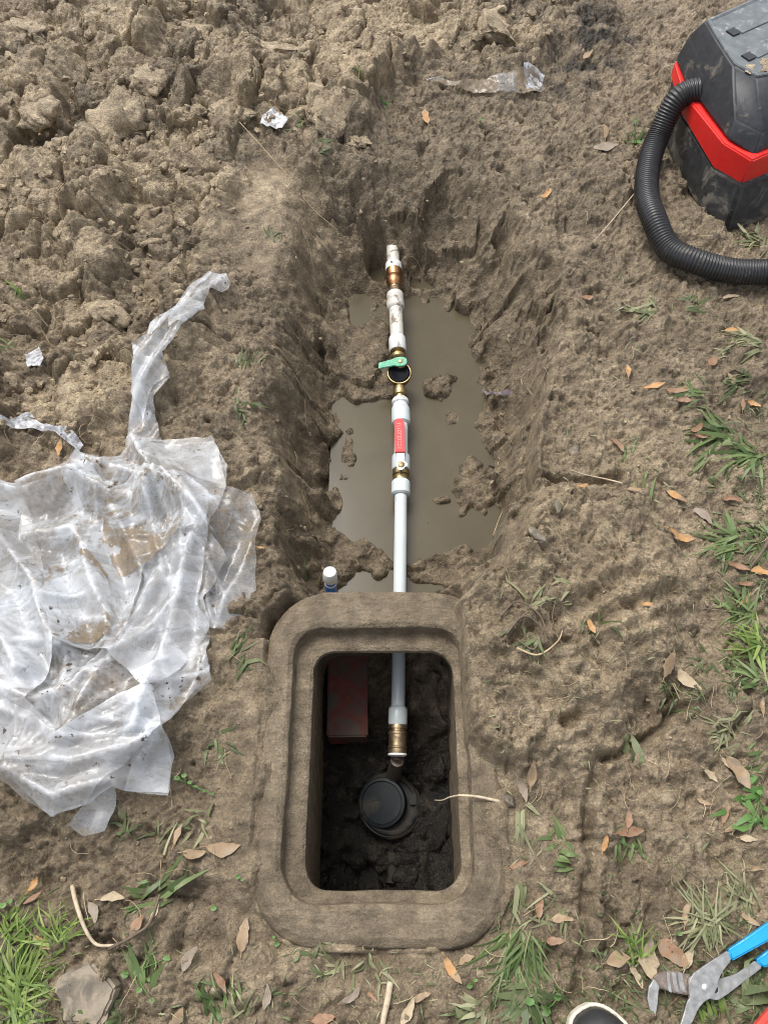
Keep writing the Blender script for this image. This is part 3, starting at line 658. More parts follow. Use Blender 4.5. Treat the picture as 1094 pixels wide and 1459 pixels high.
# ------------------------------------------------------------------ capped blue stub beside the box
cp = P(468, 838, -.05)
st = empty('pipe_stub', (cp.x, cp.y, -.20), 'white capped plastic stub with a blue band standing behind the box rim', 'pipe stub')
lean = Vector((.02, .16, 1)).normalized()
lathe('stub_pipe', V0, lean, [(0, .0125), (.165, .0125)], M['bluepvc'], st, 24)
lathe('clear_ring', lean*.128, lean, [(0, .0128), (.003, .0138), (.006, .0128)], M['pvc'], st, 24)
lathe('cap', lean*.146, lean, [(0, .0150), (.002, .0157), (.026, .0152), (.031, .0135), (.033, .010), (.0335, .0005)], M['pvc'], st, 28)

# ------------------------------------------------------------------ wet vacuum
VB = Vector((1.05, 1.95, 0.0)); vac = empty('wet_vacuum', VB, 'black and red wet vacuum with a muddy grey lid at the edge of the spoil', 'vacuum')
def ringz(pts, zs): return [Vector((x, y, z))-VB for (x, y), z in zip(pts, zs)]
def loft(name, rings, m, bev=.006, cap=True):
    bm = bmesh.new(); vr = [[bm.verts.new(p) for p in r_] for r_ in rings]; n_ = len(rings[0])
    for a_, b_ in zip(vr[:-1], vr[1:]):
        for k in range(n_): bm.faces.new((a_[k], a_[(k+1) % n_], b_[(k+1) % n_], b_[k]))
    if cap: bm.faces.new(vr[0][::-1]); bm.faces.new(vr[-1])
    bmesh.ops.recalc_face_normals(bm, faces=bm.faces)
    if bev: bmesh.ops.bevel(bm, geom=[e for e in bm.edges if e.calc_face_angle(0) > .18], offset=bev, segments=3, affect='EDGES', clamp_overlap=True)
    return bobj(name, bm, m, vac, smooth=True, angle=R(40))
T0 = [(.835, 2.14), (.828, 1.95), (.880, 1.700), (.925, 1.650), (1.06, 1.700), (1.34, 1.86), (1.32, 2.10), (1.12, 2.32)]
T1 = [(.832, 2.16), (.826, 1.99), (.876, 1.752), (.935, 1.700), (1.06, 1.752), (1.34, 1.90), (1.33, 2.12), (1.12, 2.33)]
B1 = [(.826, 2.16), (.824, 2.00), (.872, 1.768), (.935, 1.708), (1.06, 1.765), (1.35, 1.91), (1.34, 2.13), (1.12, 2.34)]
L1 = [(.828, 2.17), (.830, 2.06), (.884, 1.782), (.945, 1.728), (1.06, 1.79), (1.35, 1.93), (1.34, 2.14), (1.12, 2.34)]
L2 = [(.836, 2.15), (.842, 2.06), (.892, 1.80), (.950, 1.752), (1.06, 1.81), (1.33, 1.95), (1.33, 2.13), (1.12, 2.32)]
L3 = [(.856, 2.125), (.868, 2.04), (.889, 1.93), (.935, 1.875), (1.06, 1.91), (1.31, 1.99), (1.31, 2.12), (1.11, 2.295)]
loft('tank', [ringz(T0, [.004]*8), ringz(T1, [.128]*8)], M['tank'], .010)
loft('red_band', [ringz(B1, [.126, .124, .122, .118, .126, .128, .126, .126]), ringz(B1, [.166, .172, .196, .19, .205, .21, .21, .20])], M['bandred'], .004)
loft('lid_skirt', [ringz(L1, [.168, .174, .198, .186, .206, .21, .21, .204]), ringz(L2, [.245, .245, .24, .235, .245, .25, .25, .25]), ringz(L3, [.300]*8)], M['lid_side'], .005)
def inset(pg, k):
    c_ = np.mean(np.array(pg), 0); return [(c_[0]+(x-c_[0])*k, c_[1]+(y-c_[1])*k) for x, y in pg]
loft('lid_top', [ringz(inset(L3, .985), [.297]*8), ringz(inset(L3, .98), [.304]*8), ringz(inset(L3, .93), [.305]*8), ringz(inset(L3, .92), [.302]*8)], M['lid'], .0015)
for k, (x, y) in enumerate((tuple(P(1044, 45, .305).xy+Vector((.085, .055))), tuple(P(1066, 80, .305).xy+Vector((.085, .055))))):
    bm = prism([(-.085, -.017), (.14, -.017), (.14, .017), (-.085, .017)], 0, .0035, .001); o = bobj('lid_slot', bm, M['lid'], vac); o.location = Vector((x, y, .3012))-VB; o.rotation_euler = (0, 0, R(33))
    bm = prism([(-.013, -.014), (.013, -.014), (.013, .014), (-.013, .014)], 0, .004, .001); o2 = bobj('latch_recess', bm, M['black'], vac); o2.location = Vector((x-.085, y-.055, .3015))-VB; o2.rotation_euler = (0, 0, R(33))
lathe('hose_port', Vector((.868, 1.985, .175))-VB, Vector((-1, -.25, -.05)), [(-.03, .038), (.0, .038), (.004, .034)], M['bandred'], vac, 28)
# mud splash on the lid
def patch(name, pts, z, amp, m, parent, off, seed, cat=None):
    """a thin lump of mud lying on a level surface"""
    pg = np.array(pts); x0, y0 = pg.min(0); x1, y1 = pg.max(0); st_ = .004
    gx, gy = np.meshgrid(np.arange(x0, x1+st_, st_), np.arange(y0, y1+st_, st_))
    d = -sdf(pg, gx+.02*fbm(gx, gy, .03, seed), gy+.02*fbm(gx, gy, .03, seed+9)); hh = amp*ss(0, .012, d)*(.5+1.2*np.abs(fbm(gx, gy, .02, seed+4, 4)))
    V = [(a_-off.x, b_-off.y, z+c_-off.z-.001) for a_, b_, c_ in zip(gx.ravel(), gy.ravel(), hh.ravel())]; ny_, nx_ = gx.shape
    keep = d > -.003
    F = [(j*nx_+i, j*nx_+i+1, (j+1)*nx_+i+1, (j+1)*nx_+i) for j in range(ny_-1) for i in range(nx_-1) if keep[j, i] and keep[j, i+1] and keep[j+1, i] and keep[j+1, i+1]]
    return mobj(name, V, F, m, parent)
patch('mud_splash', [(.945, 1.885), (.97, 1.95), (1.06, 1.97), (1.12, 1.95), (1.08, 1.91), (1.0, 1.885)], .304, .006, M['clod'], vac, VB, 300)
patch('mud_splash', [(.975, 1.80), (.985, 1.87), (1.03, 1.90), (1.09, 1.90), (1.07, 1.84), (1.03, 1.80)], .278, .008, M['clod'], vac, VB, 340)
patch('mud_splash', [(.905, 1.905), (.93, 1.94), (.955, 1.93), (.94, 1.89)], .302, .004, M['clod'], vac, VB, 320)

# ------------------------------------------------------------------ suction hose
hp = [(.96, 2.02, .17), (.895, 1.995, .19), (P(968, 138, .175)), (P(937, 195, .09)), (P(922, 240, .05)), (P(918, 285, .036)), (P(927, 325, .036)), (P(950, 358, .036)), (P(985, 378, .036)), (P(1040, 389, .036)), (P(1100, 394, .036)), (P(1170, 392, .036)), (P(1260, 360, .04))]
hp = [Vector(p) for p in hp]
for p in hp[4:]: p.z = max(float(samp(HS2, p.x, p.y)), .0)+.030
path = catmull(hp, 60)
ln = [0.0]
for a_, b_ in zip(path[:-1], path[1:]): ln.append(ln[-1]+(b_-a_).length)
pitch = .0078; N = int(ln[-1]/pitch*5); res = []; ri = []
j = 0
for k in range(N+1):
    t = ln[-1]*k/N
    while j < len(ln)-2 and ln[j+1] < t: j += 1
    f_ = (t-ln[j])/max(1e-9, ln[j+1]-ln[j]); res.append(path[j].lerp(path[j+1], f_))
    ph = k % 5; ri.append((.0325, .0325, .0312, .0285, .0305)[ph])
HO = Vector((P(918, 285, 0).x, P(918, 285, 0).y, 0))
V, F = tube_geo([p-HO for p in res], ri, 26)
props(mobj('suction_hose', V, F, M['hose'], loc=HO), 'black ribbed vacuum hose looping over the mud to the right edge', 'hose')

# ------------------------------------------------------------------ pliers, red handle, shoe
def C1(x, y): return (894+x/5.47, 1280+y/5.47)
plz = .030; po = P(1003, 1407, 0); po.z = float(samp(HS2, po.x, po.y))
pl = empty('pliers', (po.x, po.y, po.z), 'steel tongue and groove pliers with bright blue handles lying open on the grass', 'pliers')
def pp(pts): return [(P(*C1(x, y), po.z+.02)-po).xy[:] for x, y in pts]
def plate(name, pts, z0, z1, m, bev=.0015, lab=None):
    o = bobj(name, prism(pp(pts)[::-1], z0, z1, bev, 3 if name == 'grip' else 2), m, pl, smooth=name == 'grip', angle=R(60))
    if lab: o['label'] = lab
    return o
plate('fixed_jaw', [(775, 405), (640, 490), (510, 580), (478, 625), (470, 670), (480, 770), (458, 800), (430, 900), (395, 1010), (345, 1110), (430, 1060), (500, 960), (545, 860), (590, 805), (660, 765), (688, 700), (700, 640), (740, 560), (800, 485)], .014, .023, M['steel'])
plate('hook_jaw', [(215, 930), (232, 830), (240, 720), (252, 700), (205, 622), (165, 690), (153, 780), (175, 870)], .004, .020, M['steel'])
plate('jaw_neck', [(205, 620), (252, 702), (320, 722), (400, 745), (475, 755), (560, 770), (600, 700), (560, 610), (470, 590), (400, 575), (315, 563), (250, 583)], .004, .013, M['steel_dark'])
for k, (x, w_) in enumerate(((325, 16), (372, 22), (420, 26))):
    plate('groove_ridge', [(x-w_, 575), (x+w_*.4, 582), (x+w_*.9, 660), (x+w_*1.6, 740), (x, 725), (x-w_*.6, 650)], .0125, .0155, M['steel'], .0008)
plate('lower_arm', [(600, 700), (690, 640), (760, 622), (860, 590), (1010, 487), (1062, 542), (900, 668), (800, 745), (720, 797), (640, 785)], .003, .0125, M['steel'])
plate('arm_slot', [(676, 700), (690, 685), (715, 700), (715, 730), (695, 745), (680, 735)], .0120, .0131, M['black'], .0004)
gc = pp([(602, 697)])[0]; lathe('rivet', Vector((gc[0], gc[1], .022)), UP, [(0, .0062), (.002, .0062), (.003, .0050), (.0032, .0004)], M['chrome'], pl, 20)
for nm, pts, z0 in (('blue_grip', [(772, 405), (940, 290), (1094, 183), (1300, 55), (1500, -50), (1530, 20), (1340, 155), (1094, 330), (930, 420), (803, 490)], .009), ('blue_grip', [(1005, 485), (1094, 415), (1280, 300), (1480, 200), (1520, 275), (1320, 395), (1130, 520), (1066, 545)], .0)):
    plate('grip', pts, z0, z0+.016, M['bluegrip'], .0030)
RX, RY = 12, 12
rp = P(1094, 1440, .03)
rh = empty('pipe_wrench', (rp.x, rp.y, float(samp(HS2, rp.x, rp.y))), 'scuffed red painted tool handle poking in at the bottom right corner', 'wrench')
def rq(px, py): return (P(px+RX, py+RY, rh.location.z+.03)-rh.location).xy[:]
bobj('handle', prism([rq(*q) for q in ((1052, 1475), (1062, 1452), (1120, 1385), (1190, 1330), (1215, 1355), (1150, 1420), (1100, 1490), (1070, 1500))][::-1], .008, .034, .008), M['redsteel'], rh)
bobj('handle_channel', prism([rq(*q) for q in ((1085, 1460), (1130, 1408), (1180, 1365), (1190, 1374), (1140, 1420), (1096, 1470))][::-1], .033, .0352, .001), M['redsteel'], rh)
bobj('jaw', prism([rq(*q) for q in ((1060, 1478), (1075, 1510), (1040, 1560), (1000, 1590), (975, 1570), (1020, 1520))], .004, .030, .004), M['steel_dark'], rh)

sp = P(855, 1421, .05); sg = float(samp(HS2, sp.x, sp.y))
she = empty('shoe', (sp.x, sp.y-.13, sg), 'black shoe toe with a cream rubber edge at the bottom of the picture', 'shoe', rz=R(26)); she.scale = (1.12, 1.05, 1.1); she.location.x += .026; she.location.y -= .012
def shoe_out(k, n_=44):
    pts = []
    for i in range(n_):
        a_ = 2*math.pi*i/n_; y_ = math.sin(a_); x_ = math.cos(a_)
        wd = .046 if y_ > 0 else .034
        wy = .13*y_; wd = .050*(1-.28*max(0, -y_)) if y_ < .3 else .050
        pts.append((math.copysign(abs(x_)**.72, x_)*wd*k+.006*(1-y_*y_), math.copysign(abs(y_)**.85, y_)*.138*(1-(1-k)*.36)))
    return pts
bobj('sole', prism(shoe_out(1.0), .0, .030, .006, 3), M['shoesole'], she, smooth=True, angle=R(50))
V = []; F = []; lv = [(.028, .965), (.036, .955), (.046, .93), (.056, .87), (.064, .76), (.070, .60), (.074, .40), (.076, .15)]
for z_, k in lv:
    for (x_, y_) in shoe_out(1.0):
        sc_y = 1-(1-k)*.55; V.append((x_*k, (y_)*sc_y-(1-k)*.02, z_+max(0, -y_)*.35*(1-k)*2))
nn = 44
for i in range(len(lv)-1):
    for k in range(nn): F.append((i*nn+k, i*nn+(k+1) % nn, (i+1)*nn+(k+1) % nn, (i+1)*nn+k))
F.append(tuple(range((len(lv)-1)*nn, len(lv)*nn))); mobj('upper', V, F, M['shoe'], she)
V, F = tube_geo([Vector((x_*.985, y_*.99, .031)) for x_, y_ in shoe_out(1.0)]+[Vector((shoe_out(1.0)[0][0]*.985, shoe_out(1.0)[0][1]*.99, .031))], .0028, 8, False); mobj('welt', V, F, M['shoesole'], she)

# ------------------------------------------------------------------ plastic sheeting
def plastic(name, alpha_lo, alpha_hi, mudamt, seed):
    n = NT(name); p0 = n.pos()
    off = n.n('ShaderNodeVectorMath', operation='ADD'); n.l(p0, off.inputs[0]); off.inputs[1].default_value = (seed*1.7, seed*.9, 0); p = off.outputs[0]
    wn = n.n('ShaderNodeTexNoise'); n.l(p, wn.inputs['Vector']); wn.inputs['Scale'].default_value = 5; wn.inputs['Detail'].default_value = 2
    wv = n.n('ShaderNodeVectorMath', operation='MULTIPLY_ADD'); n.l(wn.outputs['Color'], wv.inputs[0]); wv.inputs[1].default_value = (.06, .06, .0); n.l(p, wv.inputs[2])
    al = n.math('ADD', alpha_lo, 0.0); lines = None; hgt = None
    for k, (ang, sx, sy, wa, lw) in enumerate(((.9, 6, 15, .40, .018), (2.0, 9, 26, .30, .022), (-.25, 16, 44, .18, .03))):
        mp2 = n.n('ShaderNodeMapping'); n.l(wv.outputs[0], mp2.inputs[0]); mp2.inputs['Rotation'].default_value = (0, 0, ang); mp2.inputs['Scale'].default_value = (sx, sy, .01)
        ve = n.n('ShaderNodeTexVoronoi', feature='DISTANCE_TO_EDGE', voronoi_dimensions='2D'); n.l(mp2.outputs[0], ve.inputs['Vector']); ve.inputs['Scale'].default_value = 1
        vc = n.n('ShaderNodeTexVoronoi', feature='F1', voronoi_dimensions='2D'); n.l(mp2.outputs[0], vc.inputs['Vector']); vc.inputs['Scale'].default_value = 1
        sc = n.n('ShaderNodeSeparateColor'); n.l(vc.outputs['Color'], sc.inputs[0])
        al = n.math('ADD', al, n.math('MULTIPLY', n.math('SUBTRACT', sc.outputs[0], .45), wa*(alpha_hi-alpha_lo)*2.2))
        ln_ = n.math('MULTIPLY', n.ramp(ve.outputs['Distance'], [(0, 1), (lw*2.2, 0)]), n.ramp(sc.outputs[1], [(.3, .1), (.8, .9)]))
        lines = ln_ if lines is None else n.math('MAXIMUM', lines, n.math('MULTIPLY', ln_, .6))
        hh = n.math('MULTIPLY', ve.outputs['Distance'], (.020, .012, .006)[k]); hgt = hh if hgt is None else n.math('ADD', hgt, hh)
    smear = n.math('MULTIPLY', n.ramp(n.noise(p, 5.2, 8, .70, .9), [(.46, 0), (.55, 1)]), mudamt)
    smear = n.math('MULTIPLY', smear, n.ramp(n.noise(p, 45, 6, .7), [(.36, .45), (.58, 1)]))
    speck = n.ramp(n.noise(p, 75, 4, .6), [(.63, 0), (.65, 1)]); speck = n.math('MULTIPLY', speck, n.ramp(n.noise(p, 9, 3), [(.47, 0), (.55, 1)]))
    col = n.mix(smear, (.80, .83, .87), (.25, .19, .12)); col = n.mix(speck, col, (.10, .07, .04))
    b = n.bump(hgt, .12, 1.0)
    dif = n.bsdf(col, n.mix(smear, (.32,)*3, (.5,)*3), 0, .6, b)
    trl = n.n('ShaderNodeBsdfTranslucent'); n.l(col, trl.inputs[0])
    m1 = n.n('ShaderNodeMixShader'); m1.inputs[0].default_value = .3; n.l(dif.outputs[0], m1.inputs[1]); n.l(trl.outputs[0], m1.inputs[2])
    tra = n.n('ShaderNodeBsdfTransparent'); tra.inputs[0].default_value = (.97, .98, .98, 1)
    al = n.math('MAXIMUM', al, .06); al = n.math('MAXIMUM', al, n.math('MULTIPLY', lines, .45)); al = n.math('ADD', al, n.math('MULTIPLY', n.attr('crease').outputs['Fac'], .45)); al = n.math('MAXIMUM', al, n.math('MULTIPLY', smear, .62)); al = n.math('MAXIMUM', al, speck); al = n.math('MINIMUM', al, .95)
    gl_ = n.n('ShaderNodeBsdfGlossy'); gl_.inputs['Roughness'].default_value = .2; n.l(b, gl_.inputs['Normal'])
    m2 = n.n('ShaderNodeMixShader'); n.l(al, m2.inputs[0]); n.l(tra.outputs[0], m2.inputs[1]); n.l(m1.outputs[0], m2.inputs[2])
    m3 = n.n('ShaderNodeMixShader'); m3.inputs[0].default_value = .022; n.l(m2.outputs[0], m3.inputs[1]); n.l(gl_.outputs[0], m3.inputs[2]); n.l(m3.outputs[0], n.out.inputs[0])
    return n.m
PLB = plastic('buried_plastic', .12, .28, 1.7, 5)
PL = [plastic('clear_plastic', .40, .72, .8, 0), plastic('clear_plastic_clean', .36, .70, .45, 3), plastic('clear_plastic_muddy', .24, .46, 1.0, 7)]
def C7(x, y): return (x/2.4325, 600+y/2.4325)
FOLDS = [(((480, 90), (545, 200), (540, 330)), .030, .020), (((320, 170), (600, 235), (745, 400)), .030, .022), (((0, 390), (130, 560), (245, 800)), .035, .022), (((250, 990), (480, 800), (640, 640), (700, 400)), .026, .020),
         (((270, 1120), (440, 800), (560, 560)), .024, .018), (((0, 920), (160, 1000), (290, 960)), .028, .020), (((400, 310), (520, 560)), .018, .016), (((660, 300), (655, 560), (500, 1100)), .022, .018),
         (((65, 1220), (240, 1320), (420, 1250)), .022, .016), (((105, 268), (300, 230), (420, 300)), .028, .022), (((0, 235), (105, 268)), .03, .02), (((110, 420), (280, 400), (400, 700), (430, 860)), .024, .018), (((745, 420), (720, 640), (745, 720)), .014, .014),
         (((880, 420), (745, 720)), .010, .012), (((590, 1080), (480, 1150), (300, 1200), (90, 1190)), .022, .016), (((250, 820), (280, 1100)), .02, .014), (((0, 800), (240, 800)), .018, .014), (((-200, 600), (0, 660), (120, 900)), .03, .02)]
FW = [(np.array([P(*C7(x, y), .03)[:2] for x, y in pts]), a_, w_) for pts, a_, w_ in FOLDS]
def creased(x, y, cell, seed, an, asp):
    """straight edged facets: distance to the nearest of scattered points in a stretched metric"""
    ca, sa = math.cos(an), math.sin(an); u = (x*ca+y*sa)/cell; v = (y*ca-x*sa)/cell*asp
    i = np.floor(u).astype(np.int64); j = np.floor(v).astype(np.int64); A, B, C = tab(seed), tab(seed+1), tab(seed+2); best = np.full(u.shape, 9.0)
    for di in (-2, -1, 0, 1, 2):
        for dj in (-2, -1, 0, 1, 2):
            a = (i+di) & 255; b = (j+dj) & 255
            best = np.minimum(best, np.hypot(u-(i+di+A[a, b]), v-(j+dj+B[a, b]))+.5*C[a, b])
    return best*cell
FAN = []
fr = random.Random(12)
for (cx, cy, n_, a0, a1, l0, l1) in ((540, 90, 9, 40, 150, 200, 520), (270, 1110, 12, 200, 345, 200, 560), (0, 700, 10, -60, 60, 200, 420), (600, 1080, 9, 120, 300, 150, 420), (700, 420, 8, 60, 200, 150, 380), (60, 1230, 7, 280, 360, 150, 380)):
    for k in range(n_):
        an = R(a0+(a1-a0)*(k+fr.uniform(.1, .9))/n_); L = fr.uniform(l0, l1); s0 = fr.uniform(10, 60); bx = fr.uniform(-.15, .15)
        q_ = [(cx+math.cos(an+bx*t*t)*(s0+(L-s0)*t), cy+math.sin(an+bx*t*t)*(s0+(L-s0)*t)) for t in (0, .35, .7, 1)]
        FAN.append((np.array([P(*C7(x, y), .03)[:2] for x, y in q_]), fr.uniform(.004, .013), fr.uniform(.006, .016)))
def foldz(x, y, k=0):
    """broad soft folds with sharp crests, and long thin creases fanning out of the gathers"""
    z = np.zeros_like(x); wx = x+.006*fbm(x, y, .10, 400, 2); wy = y+.006*fbm(x, y, .10, 404, 2)
    for pl_, a_, w_ in FW:
        d = dline(pl_, wx, wy); z = np.maximum(z, a_*1.5*np.maximum(0, 1-d/(w_*2.6))**1.5)
    f = np.zeros_like(x)
    for pl_, a_, w_ in FAN:
        d = dline(pl_, wx, wy); f = np.maximum(f, a_*np.maximum(0, 1-d/w_)**1.3)
    z += f+.10*creased(x, y, .26, 700+k, .9, 2.6)+.030*fbm(x, y, .26, 410, 2)
    return z-.020
def creaselines(x, y):
    c = np.zeros_like(x)
    for pl_, a_, w_ in FW+FAN:
        d = dline(pl_, x+.006*fbm(x, y, .10, 400, 2), y+.006*fbm(x, y, .10, 404, 2)); c = np.maximum(c, np.exp(-(d/.0035)**2)*(.5+a_*14))
    return np.clip(c, 0, 1)
def sheet(name, pts, lift, m, parent, off, step=.0055, zmap=None, own=0, conv=C7, zref=.03):
    pg = [(at(*conv(x, y)) if zref is None else P(*conv(x, y), zref)).xy for x, y in pts]; bd = []
    rr_ = random.Random(own+1)
    for a_, b_ in zip(pg, pg[1:]+pg[:1]):
        k = max(1, int((b_-a_).length/step))
        for i in range(k):
            q = a_.lerp(b_, i/k)
            j_ = .0025*float(fbm(np.array([q.x]), np.array([q.y]), .04, 440+own, 3)[0])*2
            nrm = Vector((-(b_-a_).y, (b_-a_).x)).normalized(); bd.append(q+nrm*j_)
    B = np.array([tuple(v) for v in bd]); x0, y0 = B.min(0); x1, y1 = B.max(0)
    gx, gy = np.meshgrid(np.arange(x0, x1, step), np.arange(y0, y1, step)); gx = gx.ravel()+.3*step*np.random.RandomState(own).randn(gx.size); gy = gy.ravel()+.3*step*np.random.RandomState(own+50).randn(gy.size)
    ins = sdf(B, gx, gy) < -step*.5
    pts_ = [Vector(v) for v in B]+[Vector((a_, b_)) for a_, b_ in zip(gx[ins], gy[ins])]; nb = len(B)
    V2, _, F2, *_r = delaunay_2d_cdt(pts_, [(i, (i+1) % nb) for i in range(nb)], [], 1, 1e-6)
    A_ = np.array([tuple(v) for v in V2]); x, y = A_[:, 0], A_[:, 1]
    z = zmap(x, y) if zmap else samp(HS2, x, y)+.010+lift+foldz(x, y)+.08*creased(x, y, .17, 740+own*3, own*.7, 2.4)+.012*fbm(x, y, .15, 450+own, 2)
    o = mobj(name, [(a_-off.x, b_-off.y, c_-off.z) for a_, b_, c_ in zip(x, y, z)], [tuple(f) for f in F2], m, parent)
    ca_ = o.data.attributes.new('crease', 'FLOAT', 'POINT'); ca_.data.foreach_set('value', (creaselines(x, y) if conv is C7 else np.zeros_like(x)).astype(np.float32)); return o
PO = P(130, 900, 0)
ps = empty('plastic_sheet', PO, 'large crumpled clear plastic sheet smeared with mud lying on the ground at left', 'plastic sheet')
sheet('film', [(-420, 300), (-200, 200), (0, 235), (105, 268), (200, 215), (320, 170), (480, 90), (560, 70), (740, 68), (765, 120), (795, 170), (785, 235), (760, 330), (740, 400), (790, 480), (760, 550), (720, 640), (745, 720), (720, 800), (735, 890), (640, 980), (590, 1080), (600, 1160), (580, 1290), (450, 1290), (415, 1275), (330, 1340), (290, 1350), (205, 1385), (65, 1280), (0, 1235), (-200, 1200), (-400, 1000)], 0, PL[0], ps, PO, .0055)
sheet('flap', [(470, 95), (560, 70), (740, 66), (765, 120), (790, 240), (700, 228), (620, 190), (545, 215)], .016, PL[1], ps, PO, own=1)
sheet('flap', [(640, 205), (700, 235), (790, 232), (870, 250), (905, 330), (880, 400), (885, 620), (897, 690), (835, 715), (745, 722), (690, 700), (640, 600), (660, 400)], -.020, PL[2], ps, PO, own=2)
sheet('flap', [(-300, 240), (0, 235), (105, 268), (130, 400), (190, 600), (247, 802), (150, 1000), (0, 1030), (-250, 980)], .014, PL[1], ps, PO, own=3)
sheet('flap', [(320, 170), (420, 300), (530, 520), (440, 850), (250, 800), (180, 560), (90, 420), (105, 268)], .026, PL[0], ps, PO, own=4)
sheet('flap', [(400, 300), (560, 225), (660, 300), (740, 400), (700, 650), (742, 735), (640, 880), (540, 960), (430, 850), (520, 560)], .020, PL[1], ps, PO, own=5)
sheet('flap', [(560, 950), (590, 1080), (420, 1240), (330, 1340), (205, 1385), (65, 1240), (0, 1200), (-150, 1100), (-50, 1000), (150, 1000), (270, 1120), (420, 1000)], .018, PL[1], ps, PO, own=6)
PLM = plastic('mud_caked_plastic', .30, .50, 1.5, 11)
sheet('flap', [(380, 330), (500, 230), (640, 215), (740, 290), (745, 400), (640, 450), (520, 540), (430, 560), (370, 430)], .034, PLM, ps, PO, own=7)
sheet('flap', [(200, 520), (330, 470), (400, 560), (420, 780), (300, 800), (250, 790), (200, 680)], .034, PLM, ps, PO, own=11)
sheet('flap', [(510, 1040), (600, 1000), (735, 850), (735, 900), (650, 985), (590, 1075), (600, 1170), (580, 1295), (450, 1290)], .012, PL[2], ps, PO, own=8)
sheet('flap', [(230, 1400), (330, 1330), (420, 1260), (410, 1330), (370, 1420), (300, 1440)], -.012, PL[2], ps, PO, own=9)
# twisted strip running up from the sheet
def C8(x, y): return (160+x/5.211, 380+y/5.211)
SP_ = P(230, 540, 0); spl = [P(*C8(x, y), .03).xy for x, y in ((800, 80), (560, 400), (330, 820), (230, 1100), (180, 1320))]
def strip_z(x, y):
    d = np.abs(dline(np.array([tuple(v) for v in spl]), x, y)); q = x*.55-y*.83
    fold = np.abs((((x*.91-y*.42+.006*fbm(x, y, .08, 475, 2))/.034) % 1)-.5)*2
    return samp(HS2, x, y)+.004+.016*fold+.10*creased(x, y, .06, 760, 1.1, 2.5)+.008*fbm(x, y, .09, 470, 2)-.10*d
sp_e = empty('plastic_strip', SP_, 'twisted muddy strip of clear plastic trailing up the mud from the large sheet', 'plastic strip')
STR = [(680, 75), (760, 70), (820, 50), (872, 100), (862, 165), (750, 225), (700, 360), (722, 440), (560, 650), (430, 800), (462, 910), (340, 1040), (330, 1140), (370, 1290), (250, 1330), (105, 1350), (110, 1280), (190, 1040), (240, 880), (232, 770), (330, 680), (410, 460), (420, 370), (560, 250)]
sheet('film', STR, 0, PL[0], sp_e, SP_, .006, strip_z, 20, C8)
sheet('fold', [(690, 90), (745, 80), (600, 330), (560, 480), (380, 720), (330, 700), (430, 440), (560, 260)], 0, PL[1], sp_e, SP_, .006, lambda x, y: strip_z(x, y)+.008, 21, C8)
sheet('fold', [(560, 400), (690, 360), (722, 440), (600, 600), (480, 640)], 0, PL[1], sp_e, SP_, .006, lambda x, y: strip_z(x, y)+.010, 22, C8)
sheet('fold', [(235, 760), (310, 840), (440, 870), (460, 920), (350, 990), (250, 1180), (190, 1040), (250, 880)], 0, PL[0], sp_e, SP_, .006, lambda x, y: strip_z(x, y)+.012, 23, C8)
def scrap(name, pts, m, lab, cat, own, amp=.008):
    c_ = at(*[sum(q)/len(pts) for q in zip(*pts)]); 
    o = sheet(name, pts, 0, m, None, c_, .005, lambda x, y: samp(HS2, x, y)-.004+amp*np.abs(fbm(x, y, .03, 480+own, 3))*2, own, lambda x, y: (x, y), None)
    o.location = c_; return props(o, lab, cat)
n = NT('silver_film'); p = n.pos(); c = n.ramp(n.noise(p, 90, 4, .6), [(.35, (.16, .15, .14)), (.65, (.50, .51, .54))]); n.bsdf(c, .28, .0, .7, n.bump(n.noise(p, 120, 3), .6, .003)); M['silver'] = n.m
scrap('plastic_scrap', [(374, 165), (390, 161), (411, 168), (403, 187), (392, 190), (371, 186)], M['silver'], 'shiny white plastic scrap lying among clods beside a green sprig', 'plastic scrap', 31)
scrap('plastic_scrap', [(38, 512), (60, 500), (68, 520), (66, 534), (45, 530)], M['silver'], 'small shiny plastic scrap half buried in clods near the left edge', 'plastic scrap', 32)
scrap('plastic_ribbon', [(-20, 607), (20, 604), (45, 592), (52, 598), (44, 606), (82, 612), (104, 618), (124, 642), (118, 648), (94, 628), (80, 617), (20, 613), (-20, 612)], M['silver'], 'thin silvery plastic ribbon lying just above the large sheet', 'plastic ribbon', 33)
scrap('buried_film', [(606, 118), (625, 112), (655, 108), (690, 120), (740, 105), (768, 110), (776, 132), (740, 136), (690, 134), (650, 131)], PLB, 'muddy clear film half buried across the top of the dug area', 'plastic film', 34)
scrap('buried_film', [(742, 112), (764, 108), (774, 120), (768, 132), (748, 130)], M['silver'], 'small grey shiny film end beside the half buried film', 'plastic film', 35)
scrap('purple_scrap', [(682, 567), (700, 560), (722, 561), (730, 566), (708, 568), (690, 574)], M['purple'], 'faded purple plastic sticking out of the right trench wall', 'plastic scrap', 36)

